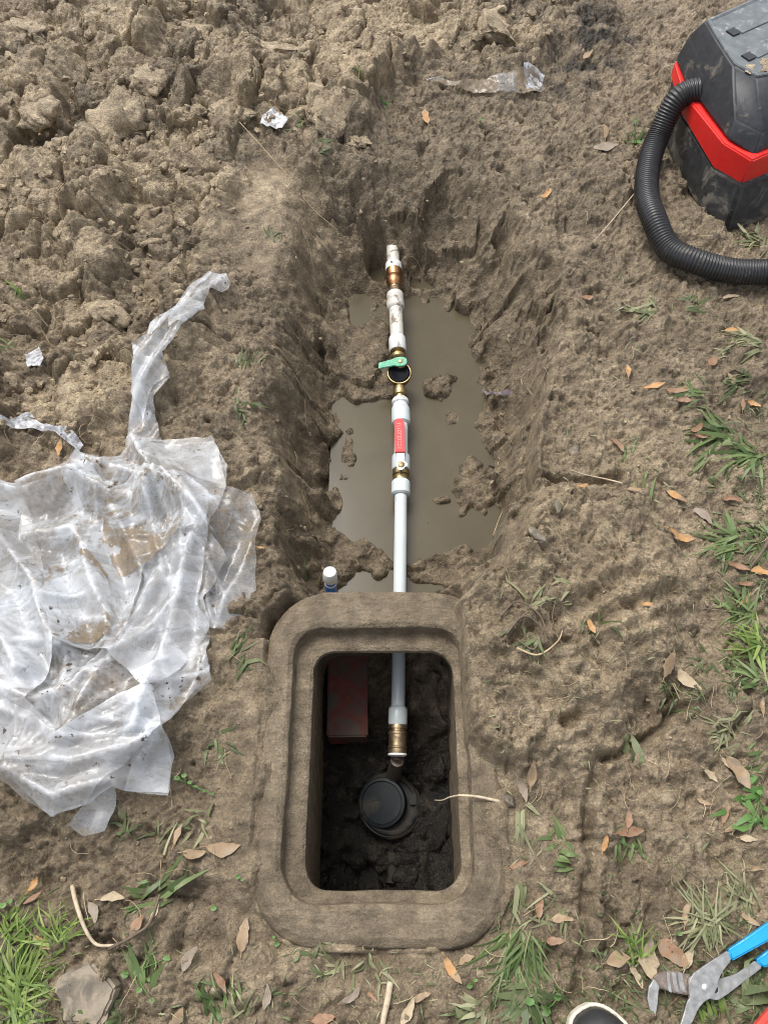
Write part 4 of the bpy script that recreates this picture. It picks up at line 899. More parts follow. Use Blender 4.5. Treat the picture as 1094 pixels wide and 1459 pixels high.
# ------------------------------------------------------------------ clods of soil
def lump(r, seed, sub=2, sq=.7):
    bm = bmesh.new(); bmesh.ops.create_icosphere(bm, subdivisions=sub, radius=1); rr_ = random.Random(seed)
    V = np.array([tuple(v.co) for v in bm.verts]); F = [tuple(v.index for v in f.verts) for f in bm.faces]; bm.free()
    o3 = np.array([rr_.uniform(-9, 9) for _ in range(3)])
    for sc, am in ((1.3, .65), (.6, .45), (.28, .32), (.13, .16)):
        nz = fbm(V[:, 0]/sc+o3[0]+V[:, 2], V[:, 1]/sc+o3[1]-V[:, 2]*.7, 1, 500, 2); V = V*(1+am*nz)[:, None]
    for _ in range(5):
        d = np.array([rr_.gauss(0, 1) for _ in range(3)]); d /= np.linalg.norm(d); k = V @ d; cut = rr_.uniform(.45, .75); V = V-np.outer(np.maximum(k-cut, 0)*.8, d)
    V = V*np.array([rr_.uniform(.75, 1.25), rr_.uniform(.75, 1.25), sq])*r
    a_ = rr_.uniform(0, 6.28); V[:, :2] = V[:, :2] @ np.array([[math.cos(a_), -math.sin(a_)], [math.sin(a_), math.cos(a_)]])
    return V, F
protos = {s_: [lump(1, 600+k, s_) for k in range(10)] for s_ in (1, 2)}
def scatter(name, lab, n_, region, rmin, rmax, m, seed, power=2.2):
    rr_ = random.Random(seed); VV = []; FF = []; base = 0
    while n_ > 0:
        px, py = region(rr_); q = at(px, py)
        r_ = rmin+(rmax-rmin)*rr_.random()**power; V, F = rr_.choice(protos[2 if r_ > .010 else 1])
        a_ = rr_.uniform(0, 6.28); ro = np.array([[math.cos(a_), -math.sin(a_), 0], [math.sin(a_), math.cos(a_), 0], [0, 0, 1]])
        W = (V*r_) @ ro+np.array([q.x, q.y, q.z+r_*.02]); VV.append(W); FF += [tuple(i+base for i in f) for f in F]; base += len(W); n_ -= 1
    o = mobj(name, np.concatenate(VV), FF, m, smooth=False); return props(o, lab, kind='stuff')
def reg_spoil(r_):
    while True:
        x, y = r_.uniform(-120, 830), r_.uniform(-90, 640)
        lim = 640 if x < 170 else (560 if x < 260 else 330 if x < 330 else 190 if x < 530 else 105)
        if y < lim: return x, y
scatter('loose_soil', 'loose pale soil clods and crumbs of the spoil heap', 2400, reg_spoil, .002, .020, M['clod'], 41, 3.0)
def reg_mud(r_):
    while True:
        x, y = r_.uniform(-40, 1130), r_.uniform(150, 1480)
        if 360 < x < 730 and 820 < y < 1370: continue
        if 470 < x < 700 and 400 < y < 860: continue
        return x, y
scatter('soil_crumbs', 'small crumbs of soil scattered over the trodden mud', 900, reg_mud, .002, .009, M['mud'], 42, 2.5)
for px, py, wpx, lab in ((470, 166, 62, 'pale lumpy clod right of the shiny white plastic scrap'), (150, 185, 95, 'largest pale clod on the spoil heap at left'), (270, 45, 60, 'squarish clod near the top left of the heap'), (60, 160, 60, 'pale flat clod left of the largest clod'), (245, 330, 46, 'rounded clod above the twisted plastic strip'),
                        (395, 80, 60, 'tall pale clod above the shiny plastic scrap'), (705, 40, 60, 'pale clod at the top of the heap beside the trodden bank'), (570, 130, 40, 'knobbly clod between film and lumpy pale clod'), (150, 440, 44, 'pale clod left of the twisted plastic strip'), (510, 200, 26, 'little clod under the lumpy pale clod'),
                        (95, 605, 26, 'small yellowish clod sitting on the plastic ribbon'), (100, 555, 32, 'small yellowish clod above the plastic ribbon'), (215, 110, 46, 'rounded clod above the largest clod'), (30, 40, 54, 'broken clod in the top left corner'), (330, 150, 50, 'dark edged clod left of the shiny scrap'), (620, 45, 50, 'pale clod at the top centre')):
    q = at(px, py); r_ = wpx/2*mpp(q); V, F = lump(r_, px*7+py, 4, .55)
    V = V+.35*r_*0
    x, y = V[:, 0]+V[:, 2], V[:, 1]-V[:, 2]; V = V*(1+.9*chunks(x+5+.1*r_*fbm(x/r_, y/r_, .3, 645, 2), y+5, r_*.45, 640)/r_+.5*chunks(x+5, y+5, r_*.2, 660)/r_+.3*fbm(x/r_, y/r_, .25, 650, 4)-.25*ss(.7, .95, ridged(x/r_, y/r_, .9, 655, 2)))[:, None]
    o = mobj('soil_clod', V, F, M['clod'], loc=(q.x, q.y, q.z-r_*.10)); props(o, lab, 'clod', 'big clods on the spoil heap')
# pebbles and stones
for px, py, wpx, lab in ((766, 765, 26, 'flat muddy stone on the mound edge beside the trench'), (818, 642, 20, 'small rounded clay lump on the trodden bank'), (722, 1142, 24, 'brown pebble beside the right rim of the meter box'), (795, 725, 16, 'pale pebble beside the orange leaf')):
    q = at(px, py); r_ = wpx/2*mpp(q); V, F = lump(r_, px+py, 3, .45); props(mobj('pebble', V, F, M['stone'], loc=(q.x, q.y, q.z+r_*.25)), lab, 'stone', 'loose stones on the mud')
q = at(115, 1412); rk = prism([(P(x, y, q.z+.02)-q).xy[:] for x, y in ((72, 1398), (98, 1382), (126, 1369), (167, 1407), (152, 1440), (138, 1464), (88, 1458))][::-1], -.02, .010, .004)
bmesh.ops.subdivide_edges(rk, edges=rk.edges, cuts=3, use_grid_fill=True)
for v in rk.verts: v.co.z += .006*math.sin(v.co.x*130+v.co.y*70)*math.cos(v.co.y*150)
o = bobj('flat_stone', rk, M['stone'], loc=q, smooth=True, angle=R(45)); o.rotation_euler = (R(5), R(-6), 0); props(o, 'flat brown stone beside the bright green grass at bottom left', 'stone')

# ------------------------------------------------------------------ leaves
def leaf(px, py, lpx, ang, m, lab, wr=.36, curl=.25, name='fallen_leaf', dz=-.0005):
    rr_ = random.Random(px*31+py); q = at(px, py); s_ = mpp(q); L = lpx*s_*.90; W = L*wr; a_ = R(ang)+rr_.uniform(-.12, .12)
    nu, nv = 10, 4; V = []; dx, dy = math.cos(a_), math.sin(a_)*1.1; k1 = rr_.uniform(-.3, 1)*curl; k2 = rr_.uniform(.2, 1)*curl; bend = rr_.uniform(-.12, .12)
    for i in range(nu+1):
        t = i/nu; wd = W*.5*(math.sin(math.pi*min(1, t**.9))**.75)*(1-.12*math.sin(9*t+px)-.28*rr_.random()**2) if 0 < i < nu else .0004
        for j_ in range(nv+1):
            s2 = (j_/nv-.5)*2; lx = (t-.5)*L; ly = s2*wd+bend*L*math.sin(math.pi*t)
            x, y = q.x+dx*lx-dy*ly, q.y+dy*lx+dx*ly
            z = .0012*rr_.uniform(-1, 1)+.6*float(samp(HS, x, y))+.4*float(samp(HS2, q.x, q.y))+dz+k1*L*.35*(2*t-1)**2+k2*abs(s2)**1.5*wd*.9
            V.append((x-q.x, y-q.y, z-q.z))
    F = [(i*(nv+1)+j_, i*(nv+1)+j_+1, (i+1)*(nv+1)+j_+1, (i+1)*(nv+1)+j_) for i in range(nu) for j_ in range(nv)]
    # short stalk
    p0 = Vector(V[2]); d0 = Vector((-dx, -dy, .1)); tv, tf = tube_geo([p0+Vector((dx, dy, 0))*L*.05, p0+d0*L*.10, p0+d0*L*.18], .0011, 4); b0 = len(V)
    V += [tuple(v) for v in tv]; F += [tuple(i+b0 for i in f) for f in tf]
    o = mobj(name, V, F, LM[m], loc=q); return props(o, lab, 'leaf', 'fallen leaves on the mud')
LEAVES = [(607, 172, 34, 95, 'orange', 'slim orange leaf standing alone below the half buried film'), (776, 282, 28, 52, 'orange', 'orange leaf alone on the bank between the film and the hose'), (861, 185, 30, 80, 'tan', 'upright tan leaf left of the black hose'), (862, 210, 44, 5, 'grey', 'grey muddy leaf under the upright tan leaf'),
 (836, 85, 26, 45, 'tan', 'tan leaf stuck in the dark mud left of the vacuum'), (893, 530, 24, 85, 'orange', 'oval orange leaf alone in the middle of the trodden bank'), (930, 552, 36, 8, 'orange', 'bright orange leaf touching a long brown leaf'), (966, 556, 44, 8, 'brown', 'long brown leaf touching the bright orange leaf'), (972, 576, 24, -8, 'brown', 'small brown leaf under the long brown leaf'),
 (1042, 474, 30, 14, 'orange', 'orange leaf above the grass at the right edge, below the hose'), (1012, 520, 30, 50, 'brown', 'brown leaf upper right of the long brown leaf'), (1038, 548, 26, -60, 'tan', 'tan leaf beside the grass blades right of the long brown leaf'), (1056, 577, 22, 80, 'brown', 'upright brown leaf of a pair in the grass'), (1070, 580, 22, -35, 'orange', 'orange leaf of a pair in the grass'),
 (990, 612, 24, 30, 'brown', 'brown leaf lying under green blades at right'), (998, 622, 26, -5, 'brown', 'reddish brown leaf just below another under green blades'), (826, 697, 24, 20, 'orange', 'orange leaf by the crack beside the trench'), (877, 637, 30, -45, 'brown', 'dark red leaf beside the bent green blade'), (835, 425, 24, 20, 'brown', 'brown curled leaf at the top of the right bank'),
 (902, 700, 26, 0, 'tan', 'tan torn leaf right of the crack'), (963, 707, 36, -32, 'orange', 'orange tan leaf sloping down on the right bank'), (1040, 716, 32, -8, 'brown', 'copper coloured curled leaf near the right edge'), (965, 768, 44, -18, 'orange', 'long orange leaf low on the right bank'), (1000, 735, 36, -50, 'grey', 'dark grey leaf between two orange leaves'),
 (1048, 811, 38, -25, 'brown', 'brown leaf under the twig at right'), (1082, 817, 36, -8, 'orange', 'wide orange leaf under the twig at the right edge'), (1060, 835, 26, 0, 'brown', 'small brown leaf below the twig'), (1057, 856, 26, 35, 'orange', 'small orange leaf in grass below the twig'), (920, 862, 18, -5, 'orange', 'tiny orange leaf on the smeared mound'),
 (840, 895, 24, -60, 'orange', 'orange leaf stuck on the smeared mound beside a green shred'), (950, 950, 42, 62, 'tan', 'tan leaf pointing up above the boot print'), (976, 972, 44, -52, 'pale', 'pale leaf sloping above the boot print'), (755, 1106, 34, 78, 'tan', 'muddy tan leaf right of the box rim'), (742, 1128, 34, -70, 'grey', 'grey leaf beside the muddy tan leaf'),
 (1047, 1102, 54, -60, 'tan', 'longest tan leaf at lower right'), (1029, 1088, 18, -60, 'pale', 'little pale oval leaf above the longest tan leaf'), (1002, 1142, 24, -30, 'tan', 'round tan leaf beside a green stem'), (1005, 1108, 26, -40, 'pale', 'pale sliver of leaf left of the longest tan leaf'), (1080, 1010, 30, 70, 'tan', 'tan leaf at the right edge below the grass'),
 (892, 1168, 28, 75, 'brown', 'brown leaf standing over the red brown leaf'), (897, 1186, 46, 2, 'brown', 'red brown leaf across a small green tuft'), (859, 1202, 24, 68, 'orange', 'orange chip of leaf left of the red brown leaf'), (1030, 1160, 30, 60, 'brown', 'brown leaf among stems at lower right'), (1042, 1180, 30, 20, 'tan', 'tan torn leaf among stems at lower right'), (1062, 1196, 26, -5, 'pale', 'pale pinkish leaf near the right edge'),
 (1076, 1240, 26, 10, 'tan', 'tan leaf by the pale grass at the right edge'), (739, 1232, 32, 20, 'brown', 'crumpled brown leaf on the right rim of the box'), (800, 1311, 36, 3, 'tan', 'tan leaf right of the fountain of grass'), (788, 1341, 30, -5, 'brown', 'narrow pinkish leaf below the tan leaf by the grass fountain'), (765, 1290, 34, 85, 'brown', 'thin brown upright leaf beside the long stem'),
 (645, 1382, 42, -55, 'orange', 'orange brown leaf under the front edge of the box'), (664, 1368, 28, 20, 'tan', 'tan leaf beside the front edge of the box'), (320, 1206, 54, 2, 'tan', 'large tan leaf left of the box'), (279, 1215, 36, 4, 'tan', 'tan leaf touching the large tan leaf'), (257, 1190, 32, 82, 'tan', 'small upright tan leaf above a pair of tan leaves'), (163, 1281, 40, 6, 'pale', 'pale flat oval leaf at the foot of the long green blades'),
 (56, 1261, 22, 70, 'orange', 'small orange leaf at lower left'), (50, 1279, 28, 40, 'brown', 'brown leaf touching the small orange leaf'), (134, 1300, 34, -50, 'grey', 'muddy grey leaf inside the curved twig'), (222, 1298, 22, 70, 'pale', 'pale scrap of leaf right of the curved twig'), (194, 1320, 34, 70, 'brown', 'brown sliver of leaf inside the curved twig'), (62, 1343, 38, -28, 'orange', 'orange tan leaf on the bright green grass'),
 (349, 1332, 44, 86, 'tan', 'muddy tan leaf left of the front corner of the box'), (272, 1366, 36, 65, 'grey', 'dull leaf below the round footprint'), (314, 1400, 36, -55, 'brown', 'reddish leaf at the bottom left of the box'), (146, 1446, 34, 78, 'tan', 'tan leaf beside the flat stone'), (250, 1450, 36, 50, 'tan', 'tan leaf at the bottom edge, left'), (378, 1420, 34, 85, 'grey', 'dark purple grey leaf at the bottom edge'),
 (978, 1301, 36, 60, 'tan', 'tan leaf on the big grass tuft above the pliers'), (958, 1358, 54, -35, 'brown', 'broad brown leaf above the pliers'), (975, 1366, 34, 50, 'pale', 'light tan triangular leaf above the pliers'), (925, 1366, 54, 80, 'pale', 'pale broad leaf above the hooked jaw'), (880, 1368, 40, 15, 'tan', 'muddy broad leaf above the shoe'), (902, 1392, 32, -60, 'pale', 'pale leaf between shoe and pliers'),
 (1066, 1310, 30, -40, 'tan', 'tan leaf under the grass right of the pliers grip'), (88, 640, 28, 84, 'orange', 'orange leaf under the plastic ribbon'), (586, 570, 17, -60, 'brown', 'brown leaf chip on the mud by the brass valve'), (500, 1417, 34, 30, 'grey', 'muddy leaf left of the stick at the bottom'), (580, 1440, 40, 50, 'pale', 'pale leaf right of the stick at the bottom'), (600, 1420, 30, 20, 'tan', 'tan leaf above the pale one right of the stick'), (460, 1450, 40, 10, 'brown', 'brown leaf at the bottom edge left of the stick'), (372, 782, 14, -10, 'orange', 'tiny orange leaf right of the plastic sheet'), (1040, 425, 28, 5, 'pale', 'pale leaf just below the hose'), (530, 1420, 22, -40, 'brown', 'small brown leaf touching the stick at the bottom')]
for lf in LEAVES: leaf(*lf, wr=rnd.choice([.30, .36, .42]) if 'broad' not in lf[5] else .55, curl=rnd.choice([.15, .3, .45]))

# ------------------------------------------------------------------ grass and weeds
def blade_geo(q, az, L, W, lean, rr_, droop=.5):
    """one curved grass blade from the ground point q"""
    V = []; n_ = 6; x, y, z = q.x, q.y, q.z-.004; el = lean; sdx, sdy = -math.sin(az), math.cos(az); tw = rr_.uniform(-.9, .9); L *= rr_.uniform(.7, 1.15); droop *= rr_.choice((.6, 1, 1.4)); kink = rr_.choice((0, 0, 0, rr_.randint(2, 4)))
    for i in range(n_+1):
        t = i/n_; wd = W*.5*(1-t**2.2)*(.65+.35*min(1, t*4))+.0002
        g_ = float(gz(x, y))+.0025
        if z < g_ and i > 0: z = g_
        V.append((x+sdx*wd, y+sdy*wd, z+tw*wd)); V.append((x-sdx*wd, y-sdy*wd, z-tw*wd))
        x += math.cos(az)*math.cos(el)*L/n_; y += math.sin(az)*math.cos(el)*L/n_; z += math.sin(el)*L/n_; el -= droop/n_*2; az += tw*.12+(rr_.choice((-.7, .7)) if kink and i == kink else 0)
    F = [(2*i, 2*i+1, 2*i+3, 2*i+2) for i in range(n_)]
    return V, F
def grass_mesh(name, blades, m, loc):
    VV = []; FF = []; sh_ = []
    for V, F, s_ in blades:
        b0 = len(VV); VV += [(v[0]-loc.x, v[1]-loc.y, v[2]-loc.z) for v in V]; FF += [tuple(i+b0 for i in f) for f in F]; sh_ += [s_]*len(V)
    o = mobj(name, VV, FF, m, loc=loc); a_ = o.data.attributes.new('shade', 'FLOAT', 'POINT'); a_.data.foreach_set('value', sh_); return o
def tuft(px, py, n_, lpx, az, spread, m, lab, lean=.5, wid=.0042, base=.012, name='grass_tuft', droop=.55):
    rr_ = random.Random(px*13+py); q = at(px, py); s_ = mpp(q); bl = []
    for _ in range(n_):
        b = Vector((q.x+rr_.gauss(0, base), q.y+rr_.gauss(0, base), 0)); b.z = float(gz(b.x, b.y)); L = lpx*s_*rr_.uniform(.55, 1.15)
        V, F = blade_geo(b, R(az)+R(spread)*rr_.uniform(-1, 1), L, wid*rr_.uniform(.6, 1.3), lean*rr_.uniform(.1, 1.2), rr_, droop*rr_.uniform(.6, 1.3)); bl.append((V, F, rr_.random()))
    return props(grass_mesh(name, bl, GM[m], q), lab, 'grass tuft', 'grass tufts on the mud')
TUFTS = [(34, 432, 3, 34, 110, 30, 'bright', 'two green blades sprouting from clods at the left edge', .6, .008), (8, 492, 5, 26, 20, 60, 'green', 'short grass sprig at the left edge below two green blades', .4, .006), (350, 520, 9, 36, 90, 40, 'dull', 'flattened dull grass right of the twisted plastic strip', .3, .006), (345, 577, 9, 32, 10, 120, 'dull', 'muddy grass star left of the trench', .3, .006), (388, 345, 8, 28, 80, 50, 'dull', 'small grass sprig on the smooth mud slab', .3, .004),
 (425, 178, 6, 24, 60, 120, 'green', 'green sprig beside the shiny plastic scrap', .4, .006), (455, 212, 3, 26, 10, 25, 'dull', 'two leaf blades under the lumpy pale clod', .3, .008), (515, 108, 2, 22, 130, 20, 'bright', 'single yellow green blade near the top centre', .4, .006), (550, 153, 4, 16, 40, 100, 'weed', 'tiny green seedling beside the knobbly clod', .4, .006), (443, 830, 4, 44, 95, 14, 'dull', 'thin upright grass against the trench wall left of the stub', .9, .004),
 (930, 440, 22, 46, 160, 70, 'pale', 'muddy pale grass below the hose', .25, .006), (975, 435, 10, 34, 20, 60, 'dull', 'dark grass right of the pale muddy grass', .3, .006), (1075, 490, 24, 54, 170, 60, 'pale', 'pale bent grass at the right edge under the hose', .4, .007), (1062, 540, 14, 44, 190, 50, 'dull', 'dull grass above the leaf pair at right', .4, .006), (1000, 560, 12, 40, 150, 60, 'green', 'green blades beside the long brown leaf', .3, .006),
 (1030, 620, 22, 74, 170, 70, 'green', 'big bunch of broad green blades on the right bank', .35, .010), (1075, 650, 26, 70, 190, 80, 'green', 'broad bladed grass at the right edge below the leaf pair', .45, .009), (896, 652, 3, 38, 75, 25, 'green', 'bent green blade lying on the bank', .2, .009), (918, 697, 3, 40, 78, 8, 'green', 'single upright green blade beside the torn leaf', .5, .006), (1015, 690, 5, 40, 100, 30, 'dull', 'thin blade tuft right of the sloping orange leaf', .4, .005), (1045, 775, 30, 62, 175, 80, 'green', 'green tuft above the twig at the right edge', .4, .008), (1085, 765, 20, 52, 180, 80, 'green', 'grass at the right edge beside the twig top', .5, .007),
 (1060, 870, 34, 60, 150, 100, 'green', 'lush green grass right of the smeared mound', .5, .006), (1085, 920, 34, 56, 180, 90, 'bright', 'bright grass at the right edge below the twig', .5, .006), (1075, 965, 22, 50, 170, 80, 'green', 'grass at the right edge above the boot print', .5, .006), (757, 862, 7, 52, 60, 120, 'pale', 'star of pale blades rooted in the dark tangle on the mound', .6, .008), (752, 905, 10, 40, 250, 70, 'dull', 'grey muddy blades lying in the dark tangle', .2, .007), (808, 845, 4, 40, 190, 40, 'pale', 'pale dry blades right of the star of blades', .2, .006), (845, 880, 6, 34, 300, 40, 'dull', 'green shred pressed into the mound', .1, .006),
 (965, 985, 20, 36, 250, 100, 'dull', 'small tuft under the pale leaf by the boot print', .4, .004), (1000, 945, 10, 30, 200, 80, 'dull', 'thin tuft above the pale sloping leaf', .4, .004), (1035, 1045, 26, 48, 160, 120, 'pale', 'yellowish runner grass above the longest tan leaf', .4, .004), (1060, 1095, 10, 40, 20, 60, 'green', 'green grass right of the longest tan leaf', .4, .006), (905, 1085, 4, 34, 95, 30, 'dull', 'dull leaf blades above the red brown leaf', .2, .012), (893, 1200, 10, 36, 280, 50, 'green', 'small green tuft under the red brown leaf', .5, .006), (738, 1160, 9, 60, 280, 50, 'pale', 'pale stem bunch right of the box rim', .3, .008),
 (800, 1205, 8, 40, 80, 130, 'green', 'green blades by the rut right of the box', .4, .009), (795, 1235, 2, 40, 0, 10, 'green', 'single flat green blade below the blades by the rut', .1, .009), (745, 1250, 4, 110, 262, 8, 'pale', 'long pale green stem down the right rim', .15, .008), (790, 1290, 9, 60, 200, 60, 'pale', 'yellowish grass by the tan leaf near the fountain', .3, .005), (742, 1340, 70, 88, 260, 55, 'green', 'fountain of long green grass right of the box corner', .35, .0035), (755, 1420, 26, 60, 250, 90, 'dull', 'flattened broad grass below the grass fountain', .3, .010), (680, 1440, 16, 50, 200, 60, 'pale', 'pale flat grass at the bottom edge', .2, .008),
 (1010, 1310, 80, 66, 190, 150, 'pale', 'big pale green tuft above the pliers', .5, .004), (1060, 1280, 30, 52, 170, 80, 'pale', 'pale grass at the right edge above the pliers grip', .4, .004), (908, 1360, 34, 46, 90, 70, 'bright', 'bright upright tuft left of the pale broad leaf', .8, .0035), (1010, 1405, 40, 46, 250, 120, 'dull', 'dull grass around the pliers', .4, .006), (1010, 1448, 12, 50, 130, 40, 'bright', 'bright blades below the pliers', .3, .009), (1050, 1430, 16, 60, 60, 60, 'dull', 'broad dull blades between pliers and the red handle', .3, .011), (1070, 1380, 30, 46, 200, 100, 'dull', 'short grass between the pliers grips', .5, .005), (1075, 1170, 14, 36, 140, 80, 'weed', 'green weed leaves at the right edge', .4, .010), (1085, 1120, 8, 34, 240, 60, 'weed', 'upper green weed at the right edge', .4, .011),
 (25, 1400, 130, 78, 60, 130, 'bright', 'bright green grass filling the bottom left corner', .6, .0040), (80, 1340, 34, 62, 100, 80, 'bright', 'bright green grass beside the orange tan leaf', .6, .0038), (15, 1330, 40, 56, 60, 80, 'bright', 'bright green grass at the left edge above the corner', .6, .0038), (25, 1445, 60, 62, 40, 140, 'bright', 'lowest bright grass in the bottom left corner', .6, .0040), (215, 1290, 6, 80, 38, 14, 'green', 'long green blades pointing to the pair of tan leaves', .12, .009), (200, 1285, 4, 46, 200, 20, 'green', 'short green blades behind the pale flat leaf', .15, .008), (220, 1275, 3, 50, 195, 14, 'green', 'flat green blade touching the pale flat leaf', .1, .008),
 (340, 935, 12, 40, 330, 120, 'dull', 'grass beside the right edge of the plastic sheet', .35, .007), (312, 1062, 9, 36, 300, 120, 'dull', 'small grass sprig between plastic sheet and box', .35, .006), (285, 1172, 9, 36, 200, 120, 'pale', 'yellowish sprig above the pair of tan leaves', .35, .006), (225, 1210, 3, 44, 80, 20, 'pale', 'dry stalks left of the small upright tan leaf', .3, .005), (185, 1190, 8, 38, 70, 80, 'dull', 'dull grass below the plastic sheet', .3, .005), (315, 1440, 16, 50, 110, 60, 'green', 'green blades at the bottom edge left of centre', .4, .006), (205, 1400, 10, 70, 100, 40, 'green', 'tall weed blades right of the flat stone', .4, .008), (160, 1445, 8, 40, 140, 60, 'green', 'grass sprig right of the flat stone', .5, .006), (478, 1370, 12, 36, 200, 80, 'pale', 'yellowish tuft under the front edge of the box', .4, .005), (530, 1378, 10, 34, 260, 70, 'pale', 'second yellowish tuft under the front edge of the box', .4, .005), (435, 1362, 5, 30, 20, 60, 'dull', 'seedling at the left front corner of the box', .4, .007), (350, 1440, 10, 40, 70, 60, 'pale', 'pale blades at the bottom edge', .4, .006), (665, 1440, 6, 30, 200, 40, 'dull', 'short blades left of the flat grass at the bottom', .3, .006),
 (1030, 500, 8, 30, 150, 90, 'pale', 'straw coloured sprig left of the right edge under the hose', .3, .005), (815, 620, 4, 20, 60, 80, 'dull', 'tiny sprig on the middle of the bank', .3, .003), (905, 205, 10, 36, 80, 60, 'green', 'green weed behind the hose at its left side', .6, .006), (1080, 345, 30, 44, 160, 90, 'pale', 'dry pale grass in front of the vacuum', .5, .006), (885, 405, 3, 24, 60, 40, 'dull', 'few blades left of the hose bend', .3, .004)]
TUFTS = [t_ if t_[2] > 3 else (*t_[:2], 4, *t_[3:]) for t_ in TUFTS]
for t_ in TUFTS:
    a_ = t_[:8]; tuft(*a_, lean=t_[8], wid=t_[9])
# weeds with round leaves
def weed(px, py, leaves, lab, rpx=8):
    q = at(px, py); s_ = mpp(q); rt = empty('weed', q, lab, 'weed', 'small weeds'); rr_ = random.Random(px)
    for k, (dx, dy, sz) in enumerate(leaves):
        b = at(px+dx, py+dy); r_ = sz*s_*.5; zz = float(gz(b.x, b.y))+.010; V = [(b.x-q.x, b.y-q.y, zz-q.z-.001)]; n_ = 14; ph = rr_.uniform(0, 6.28)
        for i in range(n_):
            an = 2*math.pi*i/n_; rad = r_*(1-.18*(math.cos(an-ph) > .93)); V.append((b.x-q.x+rad*math.cos(an), b.y-q.y+rad*.8*math.sin(an), zz-q.z+.15*r_*math.cos(an*2+ph)))
        o = mobj('leaf', V, [(0, i+1, (i+1) % n_+1) for i in range(n_)], GM['weed'], rt); at2 = o.data.attributes.new('shade', 'FLOAT', 'POINT'); at2.data.foreach_set('value', [rr_.random()]*len(V))
        V, F = tube_geo(catmull([Vector((0, 0, .001)), Vector(((b.x-q.x)*.5, (b.y-q.y)*.5, zz-q.z-.001)), Vector((b.x-q.x, b.y-q.y, zz-q.z-.0015))], 4), .0009, 5)
        o = mobj('stalk', V, F, GM['weed'], rt); at2 = o.data.attributes.new('shade', 'FLOAT', 'POINT'); at2.data.foreach_set('value', [.6]*len(V))
weed(268, 1118, [(-14, -8, 9), (-4, -12, 8), (4, -2, 6), (12, 4, 6), (24, 10, 5), (36, 14, 5)], 'bright trailing clover right of the plastic sheet')
weed(306, 1294, [(0, 0, 9)], 'single round green leaf in the round footprint')
weed(340, 1250, [(0, 0, 7), (6, 4, 4)], 'tiny clover on the left rim of the box')
weed(8, 1290, [(0, 0, 10), (10, -6, 8)], 'clover at the left edge above the bright grass')
weed(195, 1385, [(-15, 3, 12), (6, 25, 9), (24, 40, 9), (45, -20, 10), (20, 10, 7)], 'broad leaved weed right of the flat stone')
weed(1080, 1140, [(-2, -10, 9), (8, 14, 9), (-10, 28, 8), (6, 40, 7)], 'round leaved weed at the right edge')
weed(965, 1330, [(0, 0, 8)], 'single round green leaf beside the big pale tuft')
weed(395, 1345, [(0, 0, 8), (-4, -10, 5)], 'small oval green leaf at the left front corner of the box')
weed(683, 178, [(0, 0, 5)], 'tiny green leaf on the mud below the buried film')
weed(668, 1404, [(0, 0, 9), (8, -8, 6)], 'small green leaf beside the orange brown leaf')
weed(905, 195, [(0, 0, 9), (4, 12, 8), (-4, -14, 6)], 'green weed leaves left of the hose')
weed(775, 1440, [(0, 0, 16), (-22, -14, 13), (18, -20, 12), (-8, 18, 12)], 'dark broad leaved weed left of the shoe')
# thin cover of short grass blades on the turf
def cover(name, lab, n_, region, lpx, m, seed, wid=.003):
    rr_ = random.Random(seed); bl = []; o0 = P(900, 1200, 0)
    for _ in range(n_):
        px, py = region(rr_); b = at(px, py); s_ = mpp(b)
        V, F = blade_geo(b, rr_.uniform(0, 6.28), lpx*s_*rr_.uniform(.4, 1.2), wid*rr_.uniform(.5, 1.5), rr_.uniform(.05, .7), rr_, .6); bl.append((V, F, rr_.random()))
    return props(grass_mesh(name, bl, GM[m], o0), lab, kind='stuff')
def reg_turf(r_):
    z_ = r_.random()
    if z_ < .30: return 1110-abs(r_.gauss(0, 50)), r_.uniform(560, 1000)
    if z_ < .72: return r_.uniform(700, 1130), 1500-abs(r_.gauss(0, 95))
    if z_ < .84: return r_.uniform(-30, 1130), r_.uniform(1400, 1520)
    return r_.uniform(-60, 110), 1480-abs(r_.gauss(0, 80))
cover('grass', 'short muddy grass growing back over the trodden ground', 1100, reg_turf, 24, 'dull', 71)
cover('dry_grass', 'dead straw coloured grass lying on the trodden ground', 600, lambda r_: (r_.uniform(690, 1120), r_.uniform(420, 1470)) if r_.random() < .75 else (r_.uniform(-30, 720), r_.uniform(1340, 1480)), 20, 'pale', 72, .0016)
# root fibres
def fibres(name, lab, n_, region, seed):
    rr_ = random.Random(seed); VV = []; FF = []; o0 = Vector((0, 1, 0))
    for _ in range(n_):
        px, py = region(rr_); q = at(px, py); s_ = mpp(q); L = rr_.uniform(12, 46)*s_; az = rr_.uniform(0, 6.28); pts = []; x, y = q.x, q.y; tw = rr_.gauss(0, .16)
        for i in range(6):
            pts.append(Vector((x, y, float(samp(HS, x, y))+.0015+.003*rr_.random()))-o0); x += math.cos(az)*L/5; y += math.sin(az)*L/5; az += tw+rr_.uniform(-.35, .35)
        V, F = tube_geo(pts, rr_.uniform(.0003, .0008), 4, False); b0 = len(VV); VV += V; FF += [tuple(i+b0 for i in f) for f in F]
    return props(mobj(name, VV, FF, M['fibre'], loc=o0), lab, kind='stuff')
fibres('root_fibres', 'pale root fibres and straw bits in the mud', 420, lambda r_: reg_mud(r_) if r_.random() < .6 else reg_spoil(r_), 81)
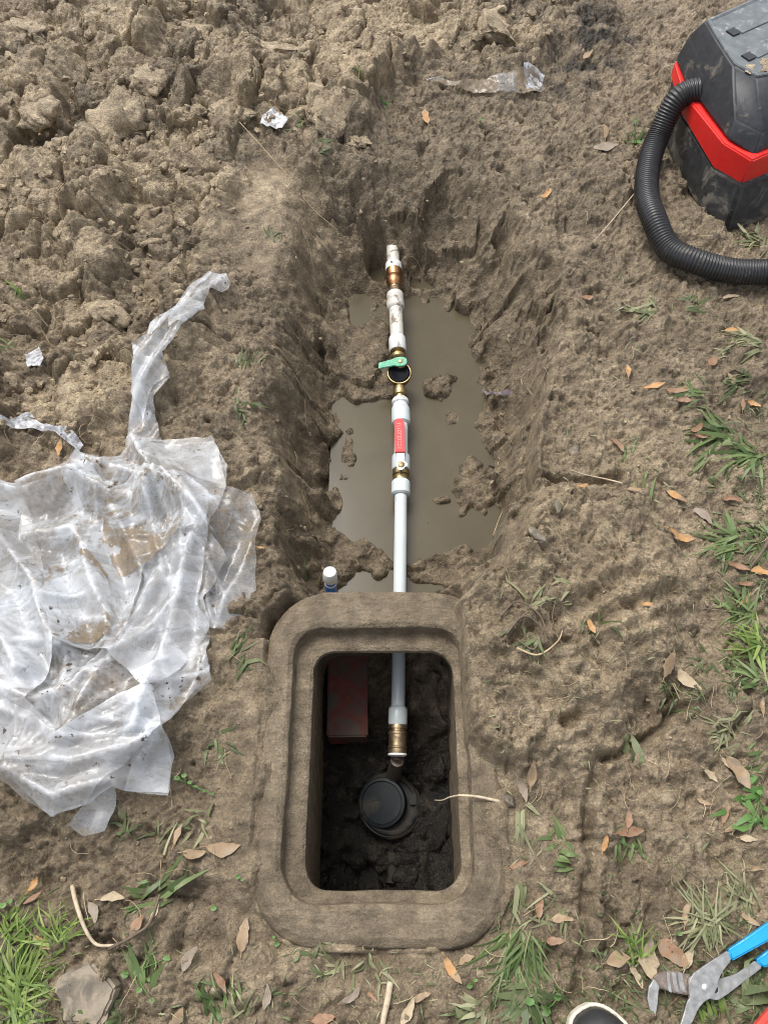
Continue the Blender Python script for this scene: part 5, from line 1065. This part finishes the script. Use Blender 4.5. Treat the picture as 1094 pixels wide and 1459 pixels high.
# twigs
def twig(pts, r0, r1, m, lab, name='twig', dz=.004, zs=None):
    q0 = at(*pts[0]); P3 = []
    for k, (a_, b_) in enumerate(pts): P3.append((at(a_, b_, dz) if zs is None else P(a_, b_, zs[k]))-q0)
    for k, v in enumerate(P3):
        if zs is None: v.z = float(samp(HS, v.x+q0.x, v.y+q0.y))-q0.z+dz
    pa = catmull(P3, 8); V, F = tube_geo(pa, [r0+(r1-r0)*i/(len(pa)-1) for i in range(len(pa))], 8); return props(mobj(name, V, F, M[m], loc=q0), lab, 'twig')
twig([(105, 1263), (111, 1290), (125, 1325), (145, 1345), (165, 1347)], .0042, .0022, 'twig', 'curved pale twig beside the bright grass at lower left')
twig([(160, 1352), (190, 1335), (215, 1315), (232, 1275)], .0030, .0018, 'darktwig', 'dark curved rootlet joining the pale twig')
twig([(556, 1400), (552, 1425), (547, 1448), (543, 1475)], .0055, .0045, 'twig', 'pale stick below the front edge of the box')
twig([(1098, 760), (1085, 785), (1065, 812)], .0050, .0032, 'darktwig', 'brown twig across leaves at the right edge')
twig([(885, 690), (860, 683), (830, 682), (812, 672)], .0020, .0012, 'twig', 'thin pale rootlet along the crack beside the trench')
twig([(712, 1142), (680, 1135), (654, 1133)], .0030, .0020, 'twig', 'pale root lying over the right rim of the box', zs=[.034, .036, .030])
twig([(654, 1133), (640, 1136), (630, 1140), (619, 1140)], .0018, .0007, 'twig', 'white rootlet hanging into the pit from the right rim', zs=[.012, -.02, -.05, -.07])
twig([(748, 690), (715, 735), (700, 770)], .0012, .0008, 'fibre', 'straw along the trench edge')
twig([(345, 195), (400, 240), (440, 255), (480, 275)], .0012, .0008, 'fibre', 'long root fibre on the crest of the smooth mud slab')
twig([(720, 905), (745, 880), (770, 900), (760, 925), (735, 915)], .0026, .0014, 'darktwig', 'dark curled root in the tangle on the mound')
twig([(712, 880), (735, 860), (765, 880), (780, 910)], .0024, .0012, 'darktwig', 'upper dark root in the tangle on the mound')
twig([(735, 925), (765, 935), (790, 920), (800, 900)], .0022, .0012, 'fibre', 'pale curled root at the foot of the tangle on the mound')
twig([(900, 285), (870, 320), (845, 345)], .0018, .0010, 'twig', 'thin twig left of the hose bend')
twig([(965, 1000), (955, 975)], .0012, .0010, 'fibre', 'short white stalk inside the boot print')
